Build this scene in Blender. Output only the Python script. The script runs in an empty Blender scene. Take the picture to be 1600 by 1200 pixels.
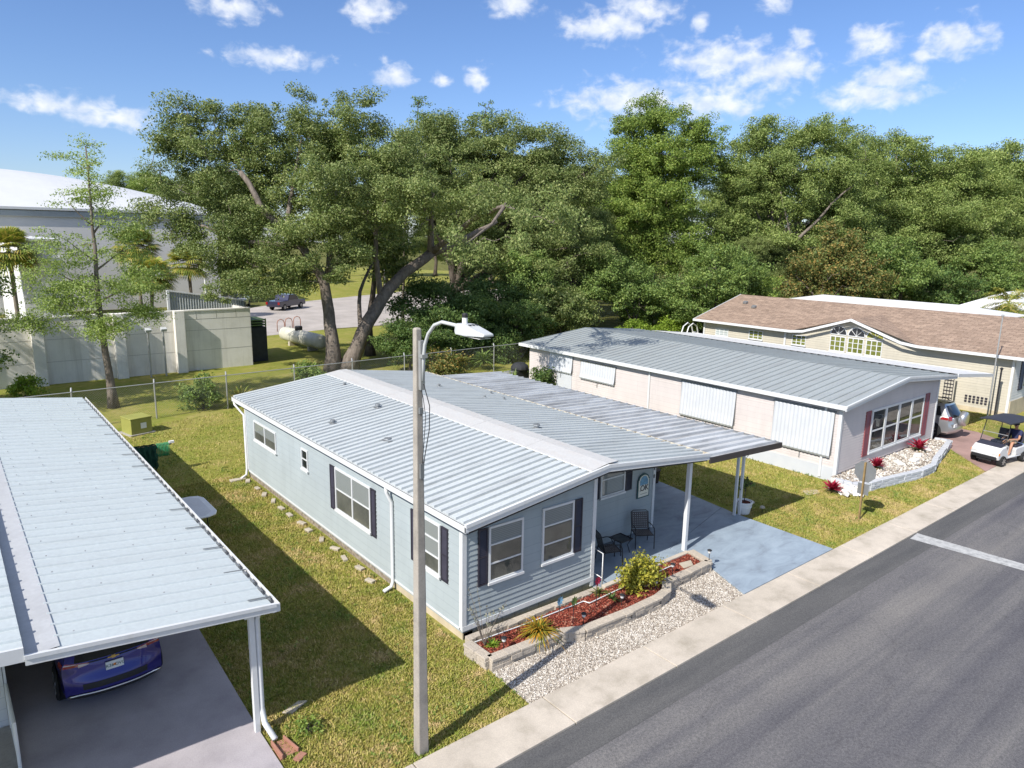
import bpy, bmesh, math, random
import numpy as np
from mathutils import Vector, Matrix, Euler
random.seed(7); rng = np.random.default_rng(11)
SC = bpy.context.scene; COL = SC.collection
R = math.radians
# ------------------------------------------------------------------ camera
cam_d = bpy.data.cameras.new('camera'); cam = bpy.data.objects.new('camera', cam_d); COL.objects.link(cam)
cam_d.sensor_width = 36.0; cam_d.sensor_fit = 'HORIZONTAL'; cam_d.lens = 25.11
cam_d.clip_start = 0.1; cam_d.clip_end = 3000
cr = Vector((0.77971, -0.62591, 0.01691)); cu = Vector((0.11353, 0.16788, 0.97925)); cf = Vector((0.61576, 0.76161, -0.20196))
cam.matrix_world = Matrix(((cr.x, cu.x, -cf.x, 0), (cr.y, cu.y, -cf.y, 0), (cr.z, cu.z, -cf.z, 9.2), (0, 0, 0, 1)))
SC.camera = cam
# ------------------------------------------------------------------ light
SUN_EL, SUN_AZ = 41.5, 191.5            # azimuth (from +X, counter clockwise) the sun stands at
sv = Vector((math.cos(R(SUN_AZ))*math.cos(R(SUN_EL)), math.sin(R(SUN_AZ))*math.cos(R(SUN_EL)), math.sin(R(SUN_EL))))
sd = bpy.data.lights.new('sun', 'SUN'); sd.energy = 4.6; sd.angle = R(0.5); sd.color = (1.0, 0.955, 0.89)
so = bpy.data.objects.new('sun', sd); COL.objects.link(so); so.rotation_euler = sv.to_track_quat('Z', 'Y').to_euler(); so.location = (-20, 0, 40)
SC.view_settings.view_transform = 'Standard'; SC.view_settings.look = 'None'; SC.view_settings.gamma = 1.0
SC.view_settings.exposure = 0.47
SC.cycles.max_bounces = 8; SC.cycles.transparent_max_bounces = 12; SC.cycles.diffuse_bounces = 4; SC.cycles.glossy_bounces = 3; SC.cycles.transmission_bounces = 4
SC.cycles.use_denoising = True
try: SC.cycles.denoiser = 'OPENIMAGEDENOISE'
except Exception: pass
SC.cycles.caustics_reflective = False; SC.cycles.caustics_refractive = False
# sky: physical sky with procedural cumulus laid out by direction, plus unseen clouds added for fill light
W = bpy.data.worlds.new('World'); SC.world = W; W.use_nodes = True
wn = W.node_tree; N = wn.nodes; Lk = wn.links; N.clear()
def wnode(t, **k):
    n = N.new(t)
    for a, v in k.items(): setattr(n, a, v)
    return n
def wmath(op, a, b=None, clamp=False):
    n = wnode('ShaderNodeMath', operation=op); n.use_clamp = clamp
    for i, x in enumerate((a, b)):
        if x is None: continue
        if isinstance(x, (int, float)): n.inputs[i].default_value = x
        else: Lk.new(x, n.inputs[i])
    return n.outputs[0]
tc = wnode('ShaderNodeTexCoord'); sep = wnode('ShaderNodeSeparateXYZ'); Lk.new(tc.outputs['Generated'], sep.inputs[0])
az = wmath('MULTIPLY', wmath('ARCTAN2', sep.outputs[1], sep.outputs[0]), 57.29578)
el = wmath('MULTIPLY', wmath('ARCSINE', sep.outputs[2]), 57.29578)
cmb = wnode('ShaderNodeCombineXYZ'); Lk.new(az, cmb.inputs[0]); Lk.new(el, cmb.inputs[1])
CLOUDS_AND_FILL = [(71.4,14.9,2.6,.9),(62,15.6,2.2,1.2),(68.6,12,4.2,.7),(82.5,7.8,3.6,.8),(79.1,7.4,2.8,.9),(60.3,11.5,1.6,.9),(54.1,11.5,1.1,.9),
 (44.4,15,3.9,1.2),(42.1,15.9,3.2,1.0),(36.2,12.5,4.6,1.5),(32.4,11.7,3.7,1.5),(42.5,10.0,6.0,1.5),(36.5,9.7,4.4,1.2),(26.2,13,1.8,1.2),
 (25.9,9.8,4.0,1.0),(25.2,10.8,2.6,1.1),(21.6,12.8,2.5,1.3),(30.9,13.6,1.0,.7),(51.5,16.3,2.1,.8),(32.8,15.9,1.5,.7),(23.3,12,.7,.5),(56.7,11.2,.8,.5),(37.8,15,.8,.6),
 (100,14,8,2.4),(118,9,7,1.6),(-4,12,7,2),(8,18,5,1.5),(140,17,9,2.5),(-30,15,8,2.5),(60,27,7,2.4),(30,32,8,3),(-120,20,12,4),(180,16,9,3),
 (-150,38,30,9),(-60,42,34,10),(20,48,30,9),(110,44,34,10),(165,62,40,10),(-20,66,50,10),(-110,62,45,9),(70,66,40,9),(-90,30,30,9),(-30,30,26,8),(135,32,26,9),(-170,30,30,9),(60,48,40,9),(100,75,80,12),(-60,75,80,12),(0,80,90,10),(-140,50,40,10)]  # big clouds out of view, added to lift the shadows with neutral fill light
acc = None
for (a, e, ra, re) in CLOUDS_AND_FILL:
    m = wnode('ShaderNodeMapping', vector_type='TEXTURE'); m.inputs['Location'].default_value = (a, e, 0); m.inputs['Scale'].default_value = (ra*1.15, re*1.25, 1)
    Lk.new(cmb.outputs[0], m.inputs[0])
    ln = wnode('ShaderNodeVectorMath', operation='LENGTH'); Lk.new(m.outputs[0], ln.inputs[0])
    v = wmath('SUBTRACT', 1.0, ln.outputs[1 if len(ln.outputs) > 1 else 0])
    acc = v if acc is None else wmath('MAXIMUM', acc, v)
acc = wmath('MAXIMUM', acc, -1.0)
mp = wnode('ShaderNodeMapping'); mp.inputs['Scale'].default_value = (.75, 1.05, 1); Lk.new(cmb.outputs[0], mp.inputs[0])
nz = wnode('ShaderNodeTexNoise'); nz.inputs['Scale'].default_value = 1.0; nz.inputs['Detail'].default_value = 9; nz.inputs['Roughness'].default_value = .54; nz.inputs['Distortion'].default_value = .25
Lk.new(mp.outputs[0], nz.inputs['Vector'])
nn = wmath('MULTIPLY', wmath('SUBTRACT', nz.outputs[0], .50), 2.0)
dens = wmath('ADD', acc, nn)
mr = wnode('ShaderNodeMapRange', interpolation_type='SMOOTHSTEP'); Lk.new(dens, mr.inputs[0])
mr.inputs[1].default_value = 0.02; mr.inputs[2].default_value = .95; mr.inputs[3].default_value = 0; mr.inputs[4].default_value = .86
sky = wnode('ShaderNodeTexSky', sky_type='NISHITA'); sky.sun_disc = False; sky.sun_elevation = R(SUN_EL); sky.sun_rotation = R(90 - SUN_AZ)
sky.altitude = 0; sky.air_density = .95; sky.dust_density = .5; sky.ozone_density = 3.6
hs = wnode('ShaderNodeHueSaturation'); hs.inputs['Saturation'].default_value = 1.05; hs.inputs['Value'].default_value = 1.0; Lk.new(sky.outputs[0], hs.inputs['Color'])
mp2 = wnode('ShaderNodeMapping'); mp2.inputs['Scale'].default_value = (.4, .55, 1); mp2.inputs['Location'].default_value = (3, 8, 0); Lk.new(cmb.outputs[0], mp2.inputs[0])
nz2 = wnode('ShaderNodeTexNoise'); nz2.inputs['Scale'].default_value = 1.6; nz2.inputs['Detail'].default_value = 6; Lk.new(mp2.outputs[0], nz2.inputs['Vector'])
crp = wnode('ShaderNodeValToRGB'); Lk.new(nz2.outputs[0], crp.inputs[0])
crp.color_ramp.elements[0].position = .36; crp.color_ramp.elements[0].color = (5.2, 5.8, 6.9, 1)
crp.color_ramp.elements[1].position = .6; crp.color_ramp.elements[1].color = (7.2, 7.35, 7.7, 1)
tn = wnode('ShaderNodeMix', data_type='RGBA', blend_type='MULTIPLY'); tn.inputs[0].default_value = 1; tn.inputs[7].default_value = (.86, .90, 1.06, 1); Lk.new(hs.outputs[0], tn.inputs[6])
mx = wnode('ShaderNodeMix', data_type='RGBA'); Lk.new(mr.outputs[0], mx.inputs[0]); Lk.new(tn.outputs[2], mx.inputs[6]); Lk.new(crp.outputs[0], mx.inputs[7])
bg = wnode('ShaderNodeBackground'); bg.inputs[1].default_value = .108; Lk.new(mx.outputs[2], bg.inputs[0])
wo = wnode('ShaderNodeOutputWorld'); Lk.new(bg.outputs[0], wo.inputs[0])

# ------------------------------------------------------------------ materials
MATS = {}
class NT:
    def __init__(s, name):
        s.m = bpy.data.materials.new(name); s.m.use_nodes = True; s.t = s.m.node_tree; s.t.nodes.clear()
        s.out = s.n('ShaderNodeOutputMaterial'); MATS[name] = s.m
    def n(s, t, ins=None, **k):
        x = s.t.nodes.new(t)
        for a, v in k.items(): setattr(x, a, v)
        if ins:
            for a, v in ins.items():
                if hasattr(v, 'is_linked') or isinstance(v, bpy.types.NodeSocket): s.t.links.new(v, x.inputs[a])
                else: x.inputs[a].default_value = v
        return x
    def l(s, a, b): s.t.links.new(a, b)
    def pos(s): return s.n('ShaderNodeNewGeometry').outputs['Position']
    def noise(s, scale, vec=None, detail=5, rough=.55, stretch=None, dist=0):
        v = vec if vec is not None else s.pos()
        if stretch: v = s.n('ShaderNodeMapping', {0: v, 'Scale': stretch}).outputs[0]
        return s.n('ShaderNodeTexNoise', {'Vector': v, 'Scale': scale, 'Detail': detail, 'Roughness': rough, 'Distortion': dist}).outputs[0]
    def ramp(s, fac, stops):
        r = s.n('ShaderNodeValToRGB', {0: fac}); e = r.color_ramp.elements
        while len(e) < len(stops): e.new(.5)
        for i, (p, c) in enumerate(stops):
            e[i].position = p; e[i].color = (*c, 1) if len(c) == 3 else c
        return r.outputs[0]
    def mix(s, f, a, b, mode='MIX'):
        x = s.n('ShaderNodeMix', data_type='RGBA', blend_type=mode)
        for i, v in ((0, f), (6, a), (7, b)):
            if isinstance(v, bpy.types.NodeSocket): s.l(v, x.inputs[i])
            else: x.inputs[i].default_value = v if i == 0 else ((*v, 1) if len(v) == 3 else v)
        return x.outputs[2]
    def bump(s, h, strength=.3, dist=.02):
        return s.n('ShaderNodeBump', {'Height': h, 'Strength': strength, 'Distance': dist}).outputs[0]
    def bsdf(s, color, rough=.6, metal=0, spec=.4, normal=None, coat=0):
        p = s.n('ShaderNodeBsdfPrincipled')
        for k, v in (('Base Color', color), ('Roughness', rough), ('Metallic', metal), ('Specular IOR Level', spec), ('Coat Weight', coat)):
            if isinstance(v, bpy.types.NodeSocket): s.l(v, p.inputs[k])
            else: p.inputs[k].default_value = (*v, 1) if k == 'Base Color' and len(v) == 3 else v
        if normal is not None: s.l(normal, p.inputs['Normal'])
        s.l(p.outputs[0], s.out.inputs[0]); return p
def hx(c, f): return tuple(min(1, x*f) for x in c)
def simple(name, c, rough=.55, metal=0, var=.12, scale=3.0, bump=0, bscale=60, spec=.4, coat=0, stretch=None):
    t = NT(name); nz = t.noise(scale, detail=6, rough=.6, stretch=stretch)
    col = t.ramp(nz, [(.3, hx(c, 1-var)), (.7, hx(c, 1+var*.6))])
    nm = t.bump(t.noise(bscale), bump, .01) if bump else None
    t.bsdf(col, rough, metal, spec, nm, coat); return t.m
def streaky(name, c, dirt, amt=.5, stretch=(1, 1, 1), scale=1.2, rough=.45, metal=0, spec=.45, lo=.48, hi=.75, fine=.06):
    t = NT(name); a = t.noise(scale, stretch=stretch, detail=8, rough=.65); b = t.noise(14, detail=4)
    f = t.ramp(a, [(lo, (0, 0, 0)), (hi, (amt, amt, amt))])
    base = t.ramp(b, [(.3, hx(c, 1-fine)), (.7, hx(c, 1+fine))])
    t.bsdf(t.mix(f, base, dirt), rough, metal, spec); return t.m
# ---- setting materials
def make_ground_mats():
    t = NT('lawn'); a = t.noise(.35, detail=6, rough=.6); b = t.noise(2.2, detail=6, rough=.7); c = t.noise(40, detail=3)
    col = t.ramp(a, [(.34, (.15, .20, .03)), (.5, (.265, .265, .055)), (.64, (.42, .33, .14))])
    col2 = t.ramp(b, [(.3, (.11, .18, .02)), (.5, (.25, .255, .05)), (.72, (.40, .31, .14))])
    m = t.mix(.55, col, col2); m = t.mix(t.ramp(c, [(.35, (.0, .0, .0)), (.7, (.6, .6, .6))]), m, (.20, .20, .045))
    t.bsdf(m, .95, 0, .1, t.bump(t.noise(30, detail=6), .7, .05))
    t = NT('woodland_floor'); b = t.noise(.9, detail=7, rough=.65)
    t.bsdf(t.ramp(b, [(.35, (.07, .08, .02)), (.55, (.15, .15, .04)), (.7, (.2, .15, .07))]), .95, 0, .1, t.bump(t.noise(12, detail=6), .6, .08))
    t = NT('asphalt'); g = t.noise(60, detail=4, rough=.75); g2 = t.noise(17, detail=4, rough=.7); a = t.noise(1.0, stretch=(.035, .85, 1), detail=5, rough=.5); a2 = t.noise(1.0, stretch=(.10, 2.6, 1), detail=6, rough=.6); d = t.noise(.45, detail=6, rough=.6)
    m = t.ramp(a, [(.35, (.092, .091, .103)), (.46, (.120, .118, .125)), (.55, (.150, .146, .147)), (.66, (.178, .171, .166))])
    m = t.mix(.45, m, t.ramp(a2, [(.3, (.74, .74, .77)), (.5, (1, 1, 1)), (.7, (1.18, 1.16, 1.12))]), 'MULTIPLY')
    m = t.mix(.6, m, t.ramp(d, [(.3, (.78, .78, .80)), (.7, (1.16, 1.14, 1.09))]), 'MULTIPLY')
    m = t.mix(.85, m, t.ramp(g2, [(.34, (.72, .72, .72)), (.5, (1, 1, 1)), (.68, (1.28, 1.26, 1.22))]), 'MULTIPLY')
    m = t.mix(.8, m, t.ramp(g, [(.36, (.60, .60, .60)), (.5, (1, 1, 1)), (.66, (1.55, 1.5, 1.42))]), 'MULTIPLY')
    wv = t.n('ShaderNodeVectorMath', {0: t.pos(), 1: t.n('ShaderNodeTexNoise', {'Vector': t.pos(), 'Scale': .9, 'Detail': 5}).outputs['Color']}, operation='ADD').outputs[0]
    ck = t.n('ShaderNodeTexVoronoi', {'Vector': t.n('ShaderNodeMapping', {0: wv, 'Scale': (.22, .5, 0)}).outputs[0], 'Scale': 1.0}, feature='DISTANCE_TO_EDGE').outputs['Distance']
    m = t.mix(.22, m, t.ramp(ck, [(.0, (.45, .45, .46)), (.006, (.8, .8, .8)), (.012, (1, 1, 1))]), 'MULTIPLY')
    sp_ = t.noise(1.7, detail=2, rough=.4); m = t.mix(.8, m, t.ramp(sp_, [(.70, (1, 1, 1)), (.78, (.72, .72, .73))]), 'MULTIPLY')
    t.bsdf(m, .88, 0, .25, t.bump(g, .5, .01))
    t = NT('seam_asphalt'); g = t.noise(45, detail=5, rough=.75); a = t.noise(2, stretch=(.12, 1, 1))
    m = t.mix(.75, t.ramp(a, [(.3, (.075, .075, .079)), (.7, (.115, .112, .112))]), t.ramp(g, [(.34, (.55, .55, .55)), (.66, (1.6, 1.6, 1.5))]), 'MULTIPLY')
    t.bsdf(m, .9, 0, .25, t.bump(g, .5, .01))
    def conc(name, c, dk, sc=1.3, rough=.85):
        t = NT(name); a = t.noise(sc, detail=8, rough=.65); b = t.noise(45, detail=3); s = t.noise(.4, detail=4)
        m = t.ramp(a, [(.3, dk), (.5, c), (.72, hx(c, 1.15))]); m = t.mix(.5, m, t.ramp(b, [(.3, (.75, .75, .75)), (.7, (1.15, 1.15, 1.12))]), 'MULTIPLY')
        m = t.mix(.4, m, t.ramp(s, [(.35, (.75, .74, .72)), (.65, (1.1, 1.1, 1.1))]), 'MULTIPLY')
        t.bsdf(m, rough, 0, .3, t.bump(b, .25, .006))
    conc('sidewalk_concrete', (.52, .46, .385), (.38, .335, .27))
    t = NT('wall_concrete'); a = t.noise(.6, detail=8, rough=.65); b = t.noise(45, detail=3); st = t.noise(1.0, stretch=(2.5, 2.5, .16), detail=7, rough=.7)
    m = t.ramp(a, [(.3, (.66, .63, .56)), (.5, (.76, .73, .66)), (.72, (.82, .79, .72))]); m = t.mix(t.ramp(st, [(.5, (0, 0, 0)), (.75, (.55, .55, .55))]), m, (.40, .37, .31)); t.bsdf(t.mix(.4, m, t.ramp(b, [(.3, (.8, .8, .8)), (.7, (1.1, 1.1, 1.1))]), 'MULTIPLY'), .85, 0, .3, t.bump(b, .2, .006))
    conc('lot_concrete', (.42, .38, .35), (.33, .30, .27), .3)
    conc('carport_slab_paint', (.40, .37, .39), (.32, .295, .315), .9, .7)
    conc('red_concrete', (.36, .235, .21), (.27, .18, .16), .7)
    conc('pole_concrete', (.36, .325, .28), (.27, .245, .215), 3)
    conc('block_grey', (.36, .34, .31), (.25, .24, .22), 2)
    conc('step_stone', (.46, .41, .33), (.34, .30, .24), 3)
    t = NT('driveway_paint'); a = t.noise(1.1, detail=8, rough=.68, stretch=(1, 2.0, 1), dist=.6); b = t.noise(.5, detail=4); c = t.noise(40)
    m = t.ramp(a, [(.28, (.15, .18, .215)), (.45, (.235, .295, .355)), (.62, (.29, .36, .425)), (.8, (.36, .42, .47))])
    m = t.mix(.35, m, t.ramp(b, [(.3, (.72, .72, .75)), (.7, (1.1, 1.1, 1.1))]), 'MULTIPLY')
    t.bsdf(t.mix(.12, m, (.40, .43, .45)), .62, 0, .35, t.bump(c, .15, .005))
    t = NT('worn_marking'); a = t.noise(5, detail=7, rough=.7)
    t.bsdf(t.ramp(a, [(.25, (.20, .20, .2)), (.5, (.40, .40, .39)), (.7, (.52, .52, .5))]), .8, 0, .3)
    t = NT('grass_blade'); g = t.n('ShaderNodeNewGeometry'); a = t.noise(.75, detail=6, rough=.7)
    c1 = t.ramp(g.outputs['Random Per Island'], [(0, (.15, .21, .03)), (.35, (.30, .28, .06)), (.65, (.435, .345, .115)), (1, (.60, .45, .25))])
    c2 = t.ramp(a, [(.36, (.09, .22, .02)), (.46, (.24, .275, .045)), (.53, (.36, .315, .08)), (.62, (.62, .45, .24))])
    t.bsdf(t.mix(.5, c1, c2), .8, 0, .15)
    t = NT('gravel_stone'); g = t.n('ShaderNodeNewGeometry')
    t.bsdf(t.ramp(g.outputs['Random Per Island'], [(0, (.17, .14, .11)), (.3, (.34, .29, .24)), (.65, (.50, .455, .385)), (1, (.68, .64, .58))]), .8, 0, .3)
    t = NT('gravel_bed'); a = t.n('ShaderNodeTexVoronoi', {'Vector': t.pos(), 'Scale': 26})
    t.bsdf(t.ramp(a.outputs[0], [(.0, (.52, .48, .42)), (.6, (.38, .345, .295))]), .9, 0, .2)
    t = NT('white_stone'); a = t.noise(18, detail=5); t.bsdf(t.ramp(a, [(.3, (.5, .47, .42)), (.6, (.8, .78, .73))]), .85, 0, .3, t.bump(a, .6, .04))
    t = NT('mulch_chip'); g = t.n('ShaderNodeNewGeometry')
    t.bsdf(t.ramp(g.outputs['Random Per Island'], [(0, (.09, .018, .012)), (.5, (.21, .045, .028)), (.85, (.30, .08, .05)), (1, (.40, .22, .15))]), .85, 0, .2)
    t = NT('soil'); t.bsdf(t.ramp(t.noise(20), [(.3, (.05, .018, .012)), (.7, (.14, .045, .03))]), .95, 0, .1)
make_ground_mats()
# ---- painted / built materials
streaky('roof_white', (.49, .52, .52), (.17, .175, .17), .5, (.5, 3.2, 1), 1.0, .38, 0, .5, .5, .8)
streaky('roof_cream', (.485, .53, .53), (.34, .35, .34), .25, (.6, 2.4, 1), .8, .42, 0, .5)
streaky('roof_carport', (.56, .575, .58), (.17, .165, .16), .6, (.4, 2.6, 1), .9, .45, 0, .45, .42, .66)
streaky('roof_pink_house', (.325, .35, .345), (.23, .23, .22), .5, (.6, 2.4, 1), .8, .42, 0, .5)
streaky('roof_far', (.66, .66, .65), (.4, .4, .4), .4, (1, 1, 1), .6, .5)
streaky('trim_white', (.64, .65, .645), (.45, .42, .36), .35, (3, 3, .6), 1.6, .42, 0, .5, .52, .82, .03)
streaky('ridge_white', (.48, .475, .46), (.45, .40, .36), .4, (2, .6, 1), 2.2, .5, 0, .4)
streaky('gutter_cream', (.62, .58, .47), (.22, .15, .09), .8, (1, 3, 1), 2.0, .6, 0, .3, .5, .66)
simple('gutter_rust', (.36, .30, .22), .7, 0, .4, 6)
streaky('metal_grey', (.30, .31, .31), (.14, .12, .10), .5, (1, 1, 1), 3, .5, .6)
streaky('strip_grey', (.42, .43, .44), (.28, .28, .28), .4, (1, 1, 1), 1.5, .5)
simple('screw_grey', (.33, .34, .35), .6)
simple('dark_trim', (.022, .022, .026), .5, 0, .2)
simple('brown_trim', (.055, .045, .042), .55, 0, .2)
def siding_mat(name, c, bot=None):
    t = NT(name); a = t.noise(.9, detail=6, rough=.6, stretch=(1, 1, .5)); b = t.noise(22, stretch=(.3, .3, 4), detail=3); st = t.noise(1.0, stretch=(2.2, 2.2, .22), detail=6, rough=.65)
    sp = t.n('ShaderNodeSeparateXYZ', {0: t.pos()}); ad = t.n('ShaderNodeMath', {0: sp.outputs[0], 1: sp.outputs[1]}, operation='ADD')
    br = t.n('ShaderNodeTexBrick', {'Vector': t.n('ShaderNodeCombineXYZ', {0: ad.outputs[0], 1: sp.outputs[2]}).outputs[0], 'Scale': 1.0, 'Mortar Size': .006, 'Brick Width': 3.1, 'Row Height': .23, 'Color1': (1, 1, 1, 1), 'Color2': (.955, .96, .965, 1), 'Mortar': (.74, .75, .77, 1)}, offset=.37)
    m = t.ramp(a, [(.3, hx(c, .91)), (.7, hx(c, 1.05))]); m = t.mix(.25, m, t.ramp(b, [(.3, (.88, .88, .88)), (.7, (1.06, 1.06, 1.06))]), 'MULTIPLY')
    m = t.mix(.8, m, br.outputs[0], 'MULTIPLY'); m = t.mix(t.ramp(st, [(.55, (0, 0, 0)), (.8, (.35, .35, .35))]), m, hx(c, .62))
    t.bsdf(m, .55, 0, .35)
siding_mat('siding_blue', (.36, .405, .41)); siding_mat('siding_pink', (.60, .545, .515)); siding_mat('siding_tan', (.53, .49, .395)); siding_mat('siding_white', (.70, .70, .68))
simple('skirt_tan', (.52, .44, .31), .8, 0, .2, 2, .3, 30)
t = NT('skirt_stone'); v = t.n('ShaderNodeTexVoronoi', {'Vector': t.pos(), 'Scale': 6.5}); nn_ = t.noise(9, detail=6)
t.bsdf(t.mix(.6, t.ramp(nn_, [(.3, (.20, .17, .13)), (.7, (.46, .41, .34))]), t.ramp(v.outputs['Distance'], [(0, (1.2, 1.2, 1.2)), (.5, (.55, .5, .45))]), 'MULTIPLY'), .9, 0, .2, t.bump(nn_, .8, .05))
t = NT('split_block'); nn_ = t.noise(14, detail=7, rough=.7); g_ = t.n('ShaderNodeNewGeometry')
t.bsdf(t.mix(.5, t.ramp(nn_, [(.3, (.27, .235, .19)), (.7, (.52, .46, .38))]), t.ramp(g_.outputs['Random Per Island'], [(0, (.42, .37, .31)), (1, (.58, .50, .40))]), 'MIX'), .9, 0, .2, t.bump(nn_, .9, .03))
simple('shutter_dark', (.035, .032, .045), .5, 0, .25, 4); simple('shutter_maroon', (.26, .075, .08), .55, 0, .15)
t = NT('glass_pane'); f = t.n('ShaderNodeLayerWeight', {'Blend': .5}); pw = t.n('ShaderNodeMath', {0: f.outputs['Facing'], 1: 4.0}, operation='POWER'); fc = t.n('ShaderNodeMath', {0: pw.outputs[0], 1: .75, 2: .05}, operation='MULTIPLY_ADD')
tr = t.n('ShaderNodeBsdfTransparent', {'Color': (.80, .84, .84, 1)}); gl = t.n('ShaderNodeBsdfGlossy', {'Roughness': .02, 'Color': (1, 1, 1, 1)})
t.l(t.n('ShaderNodeMixShader', {0: fc.outputs[0], 1: tr.outputs[0], 2: gl.outputs[0]}).outputs[0], t.out.inputs[0])
t = NT('dark_glass'); t.bsdf((.012, .014, .017), .05, 0, .6)
t = NT('room_dark'); t.bsdf(t.ramp(t.noise(1.5, detail=4), [(.35, (.02, .022, .025)), (.7, (.10, .095, .085))]), .8, 0, .2)
t = NT('blind'); w_ = t.n('ShaderNodeTexWave', {'Vector': t.pos(), 'Scale': 7.0}, bands_direction='Z'); t.bsdf(t.mix(t.noise(1.3), t.ramp(w_.outputs['Fac'], [(.1, (.28, .28, .275)), (.6, (.48, .48, .47))]), (.36, .345, .32)), .8, 0, .2)
t = NT('window_screen'); t.bsdf(t.ramp(t.noise(1.1, detail=4), [(.3, (.10, .095, .085)), (.7, (.24, .22, .18))]), .8, 0, .2)
t = NT('green_blind'); t.bsdf(t.ramp(t.noise(2), [(.3, (.17, .18, .03)), (.7, (.33, .32, .08))]), .7, 0, .2)
t = NT('curtain_white'); w_ = t.n('ShaderNodeTexWave', {'Vector': t.pos(), 'Scale': 2.5, 'Distortion': 2}, bands_direction='X'); t.bsdf(t.ramp(w_.outputs['Fac'], [(.1, (.5, .5, .5)), (.7, (.7, .7, .68))]), .8, 0, .2)
t = NT('awning'); a = t.noise(2, detail=4); t.bsdf(t.ramp(a, [(.3, (.49, .51, .535)), (.7, (.54, .555, .57))]), .45, 0, .45)
t = NT('shingle'); br = t.n('ShaderNodeTexBrick', {'Vector': t.n('ShaderNodeMapping', {0: t.pos(), 'Rotation': (0, 0, R(90))}).outputs[0], 'Scale': 1.0, 'Mortar Size': .012, 'Brick Width': .55, 'Row Height': .2, 'Color1': (.345, .26, .20, 1), 'Color2': (.25, .185, .142, 1), 'Mortar': (.15, .105, .075, 1)})
nz_ = t.noise(3.2, detail=6, rough=.7); t.bsdf(t.mix(.65, br.outputs[0], t.ramp(nz_, [(.3, (.62, .6, .6)), (.7, (1.35, 1.3, 1.25))]), 'MULTIPLY'), .92, 0, .15)
def paint(name, c, fl=.25): 
    t = NT(name); t.bsdf(c, .28, fl, .5, None, .9)
paint('car_blue', (.022, .018, .19), .35); paint('car_silver', (.52, .53, .54), .75); paint('truck_navy', (.02, .02, .05)); paint('cart_white', (.64, .64, .63), 0)
simple('tyre', (.018, .018, .018), .85, 0, .2); simple('black_plastic', (.022, .022, .024), .55, 0, .2); simple('chrome', (.75, .75, .76), .15, 1, .05)
simple('alloy', (.48, .48, .49), .3, .9, .05); t = NT('tail_red'); t.bsdf((.27, .01, .012), .12, 0, .6, None, 1); t = NT('tail_clear'); t.bsdf((.50, .38, .36), .1, 0, .6, None, 1)
simple('plate_white', (.72, .74, .74), .5, 0, .03); simple('plate_ink', (.03, .10, .07), .6); simple('orange_ink', (.75, .25, .05), .6); simple('gold', (.7, .5, .15), .3, .8)
simple('sign_blue', (.16, .33, .45), .6, 0, .35, 9); simple('sign_ivory', (.72, .70, .58), .6, 0, .06); simple('sign_teal', (.04, .10, .10), .6)
simple('ink_dark', (.03, .03, .035), .6)
simple('utility_green', (.30, .30, .075), .6, 0, .15, 1.5); simple('galv', (.42, .42, .41), .45, .5, .12)
simple('tank_paint', (.58, .56, .46), .5, 0, .2, 1.5); simple('dumpster_dark', (.028, .034, .04), .6, 0, .3); simple('green_paint', (.14, .22, .08), .6)
simple('white_wall', (.70, .69, .67), .8, 0, .06, .3); simple('warehouse_wall', (.66, .64, .60), .85, 0, .07, .25); simple('warehouse_roof', (.56, .57, .57), .6, 0, .05, .3)
simple('netting_green', (.012, .06, .035), .9, 0, .4, 8); simple('hose_green', (.03, .30, .13), .5, 0, .2)
simple('white_plastic', (.74, .74, .72), .45, 0, .06); simple('wicker_dark', (.10, .09, .085), .7, 0, .25, 20); simple('sign_back', (.30, .31, .31), .5, .6, .12); simple('wood_post', (.28, .19, .08), .8, 0, .25, 6)
simple('terracotta_block', (.35, .17, .12), .85, 0, .15, 5, .3); simple('cart_roof', (.035, .036, .045), .55, 0, .15); simple('cart_seat', (.03, .032, .05), .6, 0, .15)
simple('skin', (.46, .24, .15), .6, 0, .1); simple('navy_shirt', (.03, .035, .09), .9, 0, .2); simple('shorts_khaki', (.35, .29, .21), .9, 0, .15); simple('cap_dark', (.02, .02, .03), .9)
t = NT('lamp_glass'); t.bsdf((.6, .6, .58), .2, 0, .5); simple('lamp_body', (.50, .515, .51), .45, 0, .07, 8)
simple('grill_cover', (.03, .032, .036), .8, 0, .3, 5); simple('brown_bin', (.035, .022, .016), .7, 0, .2)
def leaf_mat(name, c0, c1, c2, trans=.28, big=.25, tint=None):
    t = NT(name); g = t.n('ShaderNodeNewGeometry')
    a = t.noise(big, detail=3, rough=.6)
    col = t.ramp(g.outputs['Random Per Island'], [(0, c0), (.5, c1), (1, c2)])
    col = t.mix(.55, col, t.ramp(a, [(.3, (.55, .60, .56)), (.7, (1.3, 1.25, 1.15))]), 'MULTIPLY')
    d = t.n('ShaderNodeBsdfPrincipled', {'Base Color': col, 'Roughness': .55, 'Specular IOR Level': .3})
    tr = t.n('ShaderNodeBsdfTranslucent', {'Color': t.mix(.5, col, (1.15, 1.25, .6), 'MULTIPLY')})
    t.l(t.n('ShaderNodeMixShader', {0: trans, 1: d.outputs[0], 2: tr.outputs[0]}).outputs[0], t.out.inputs[0])
leaf_mat('leaf_oak', (0.119, 0.177, 0.049), (0.206, 0.262, 0.082), (0.345, 0.377, 0.150))
leaf_mat('leaf_bright', (0.118, 0.195, 0.038), (0.212, 0.302, 0.059), (0.329, 0.391, 0.095))
leaf_mat('leaf_light_oak', (0.135, 0.201, 0.052), (0.236, 0.311, 0.085), (0.369, 0.422, 0.147))
leaf_mat('leaf_magnolia', (0.076, 0.133, 0.032), (0.167, 0.187, 0.057), (0.383, 0.265, 0.082))
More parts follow.
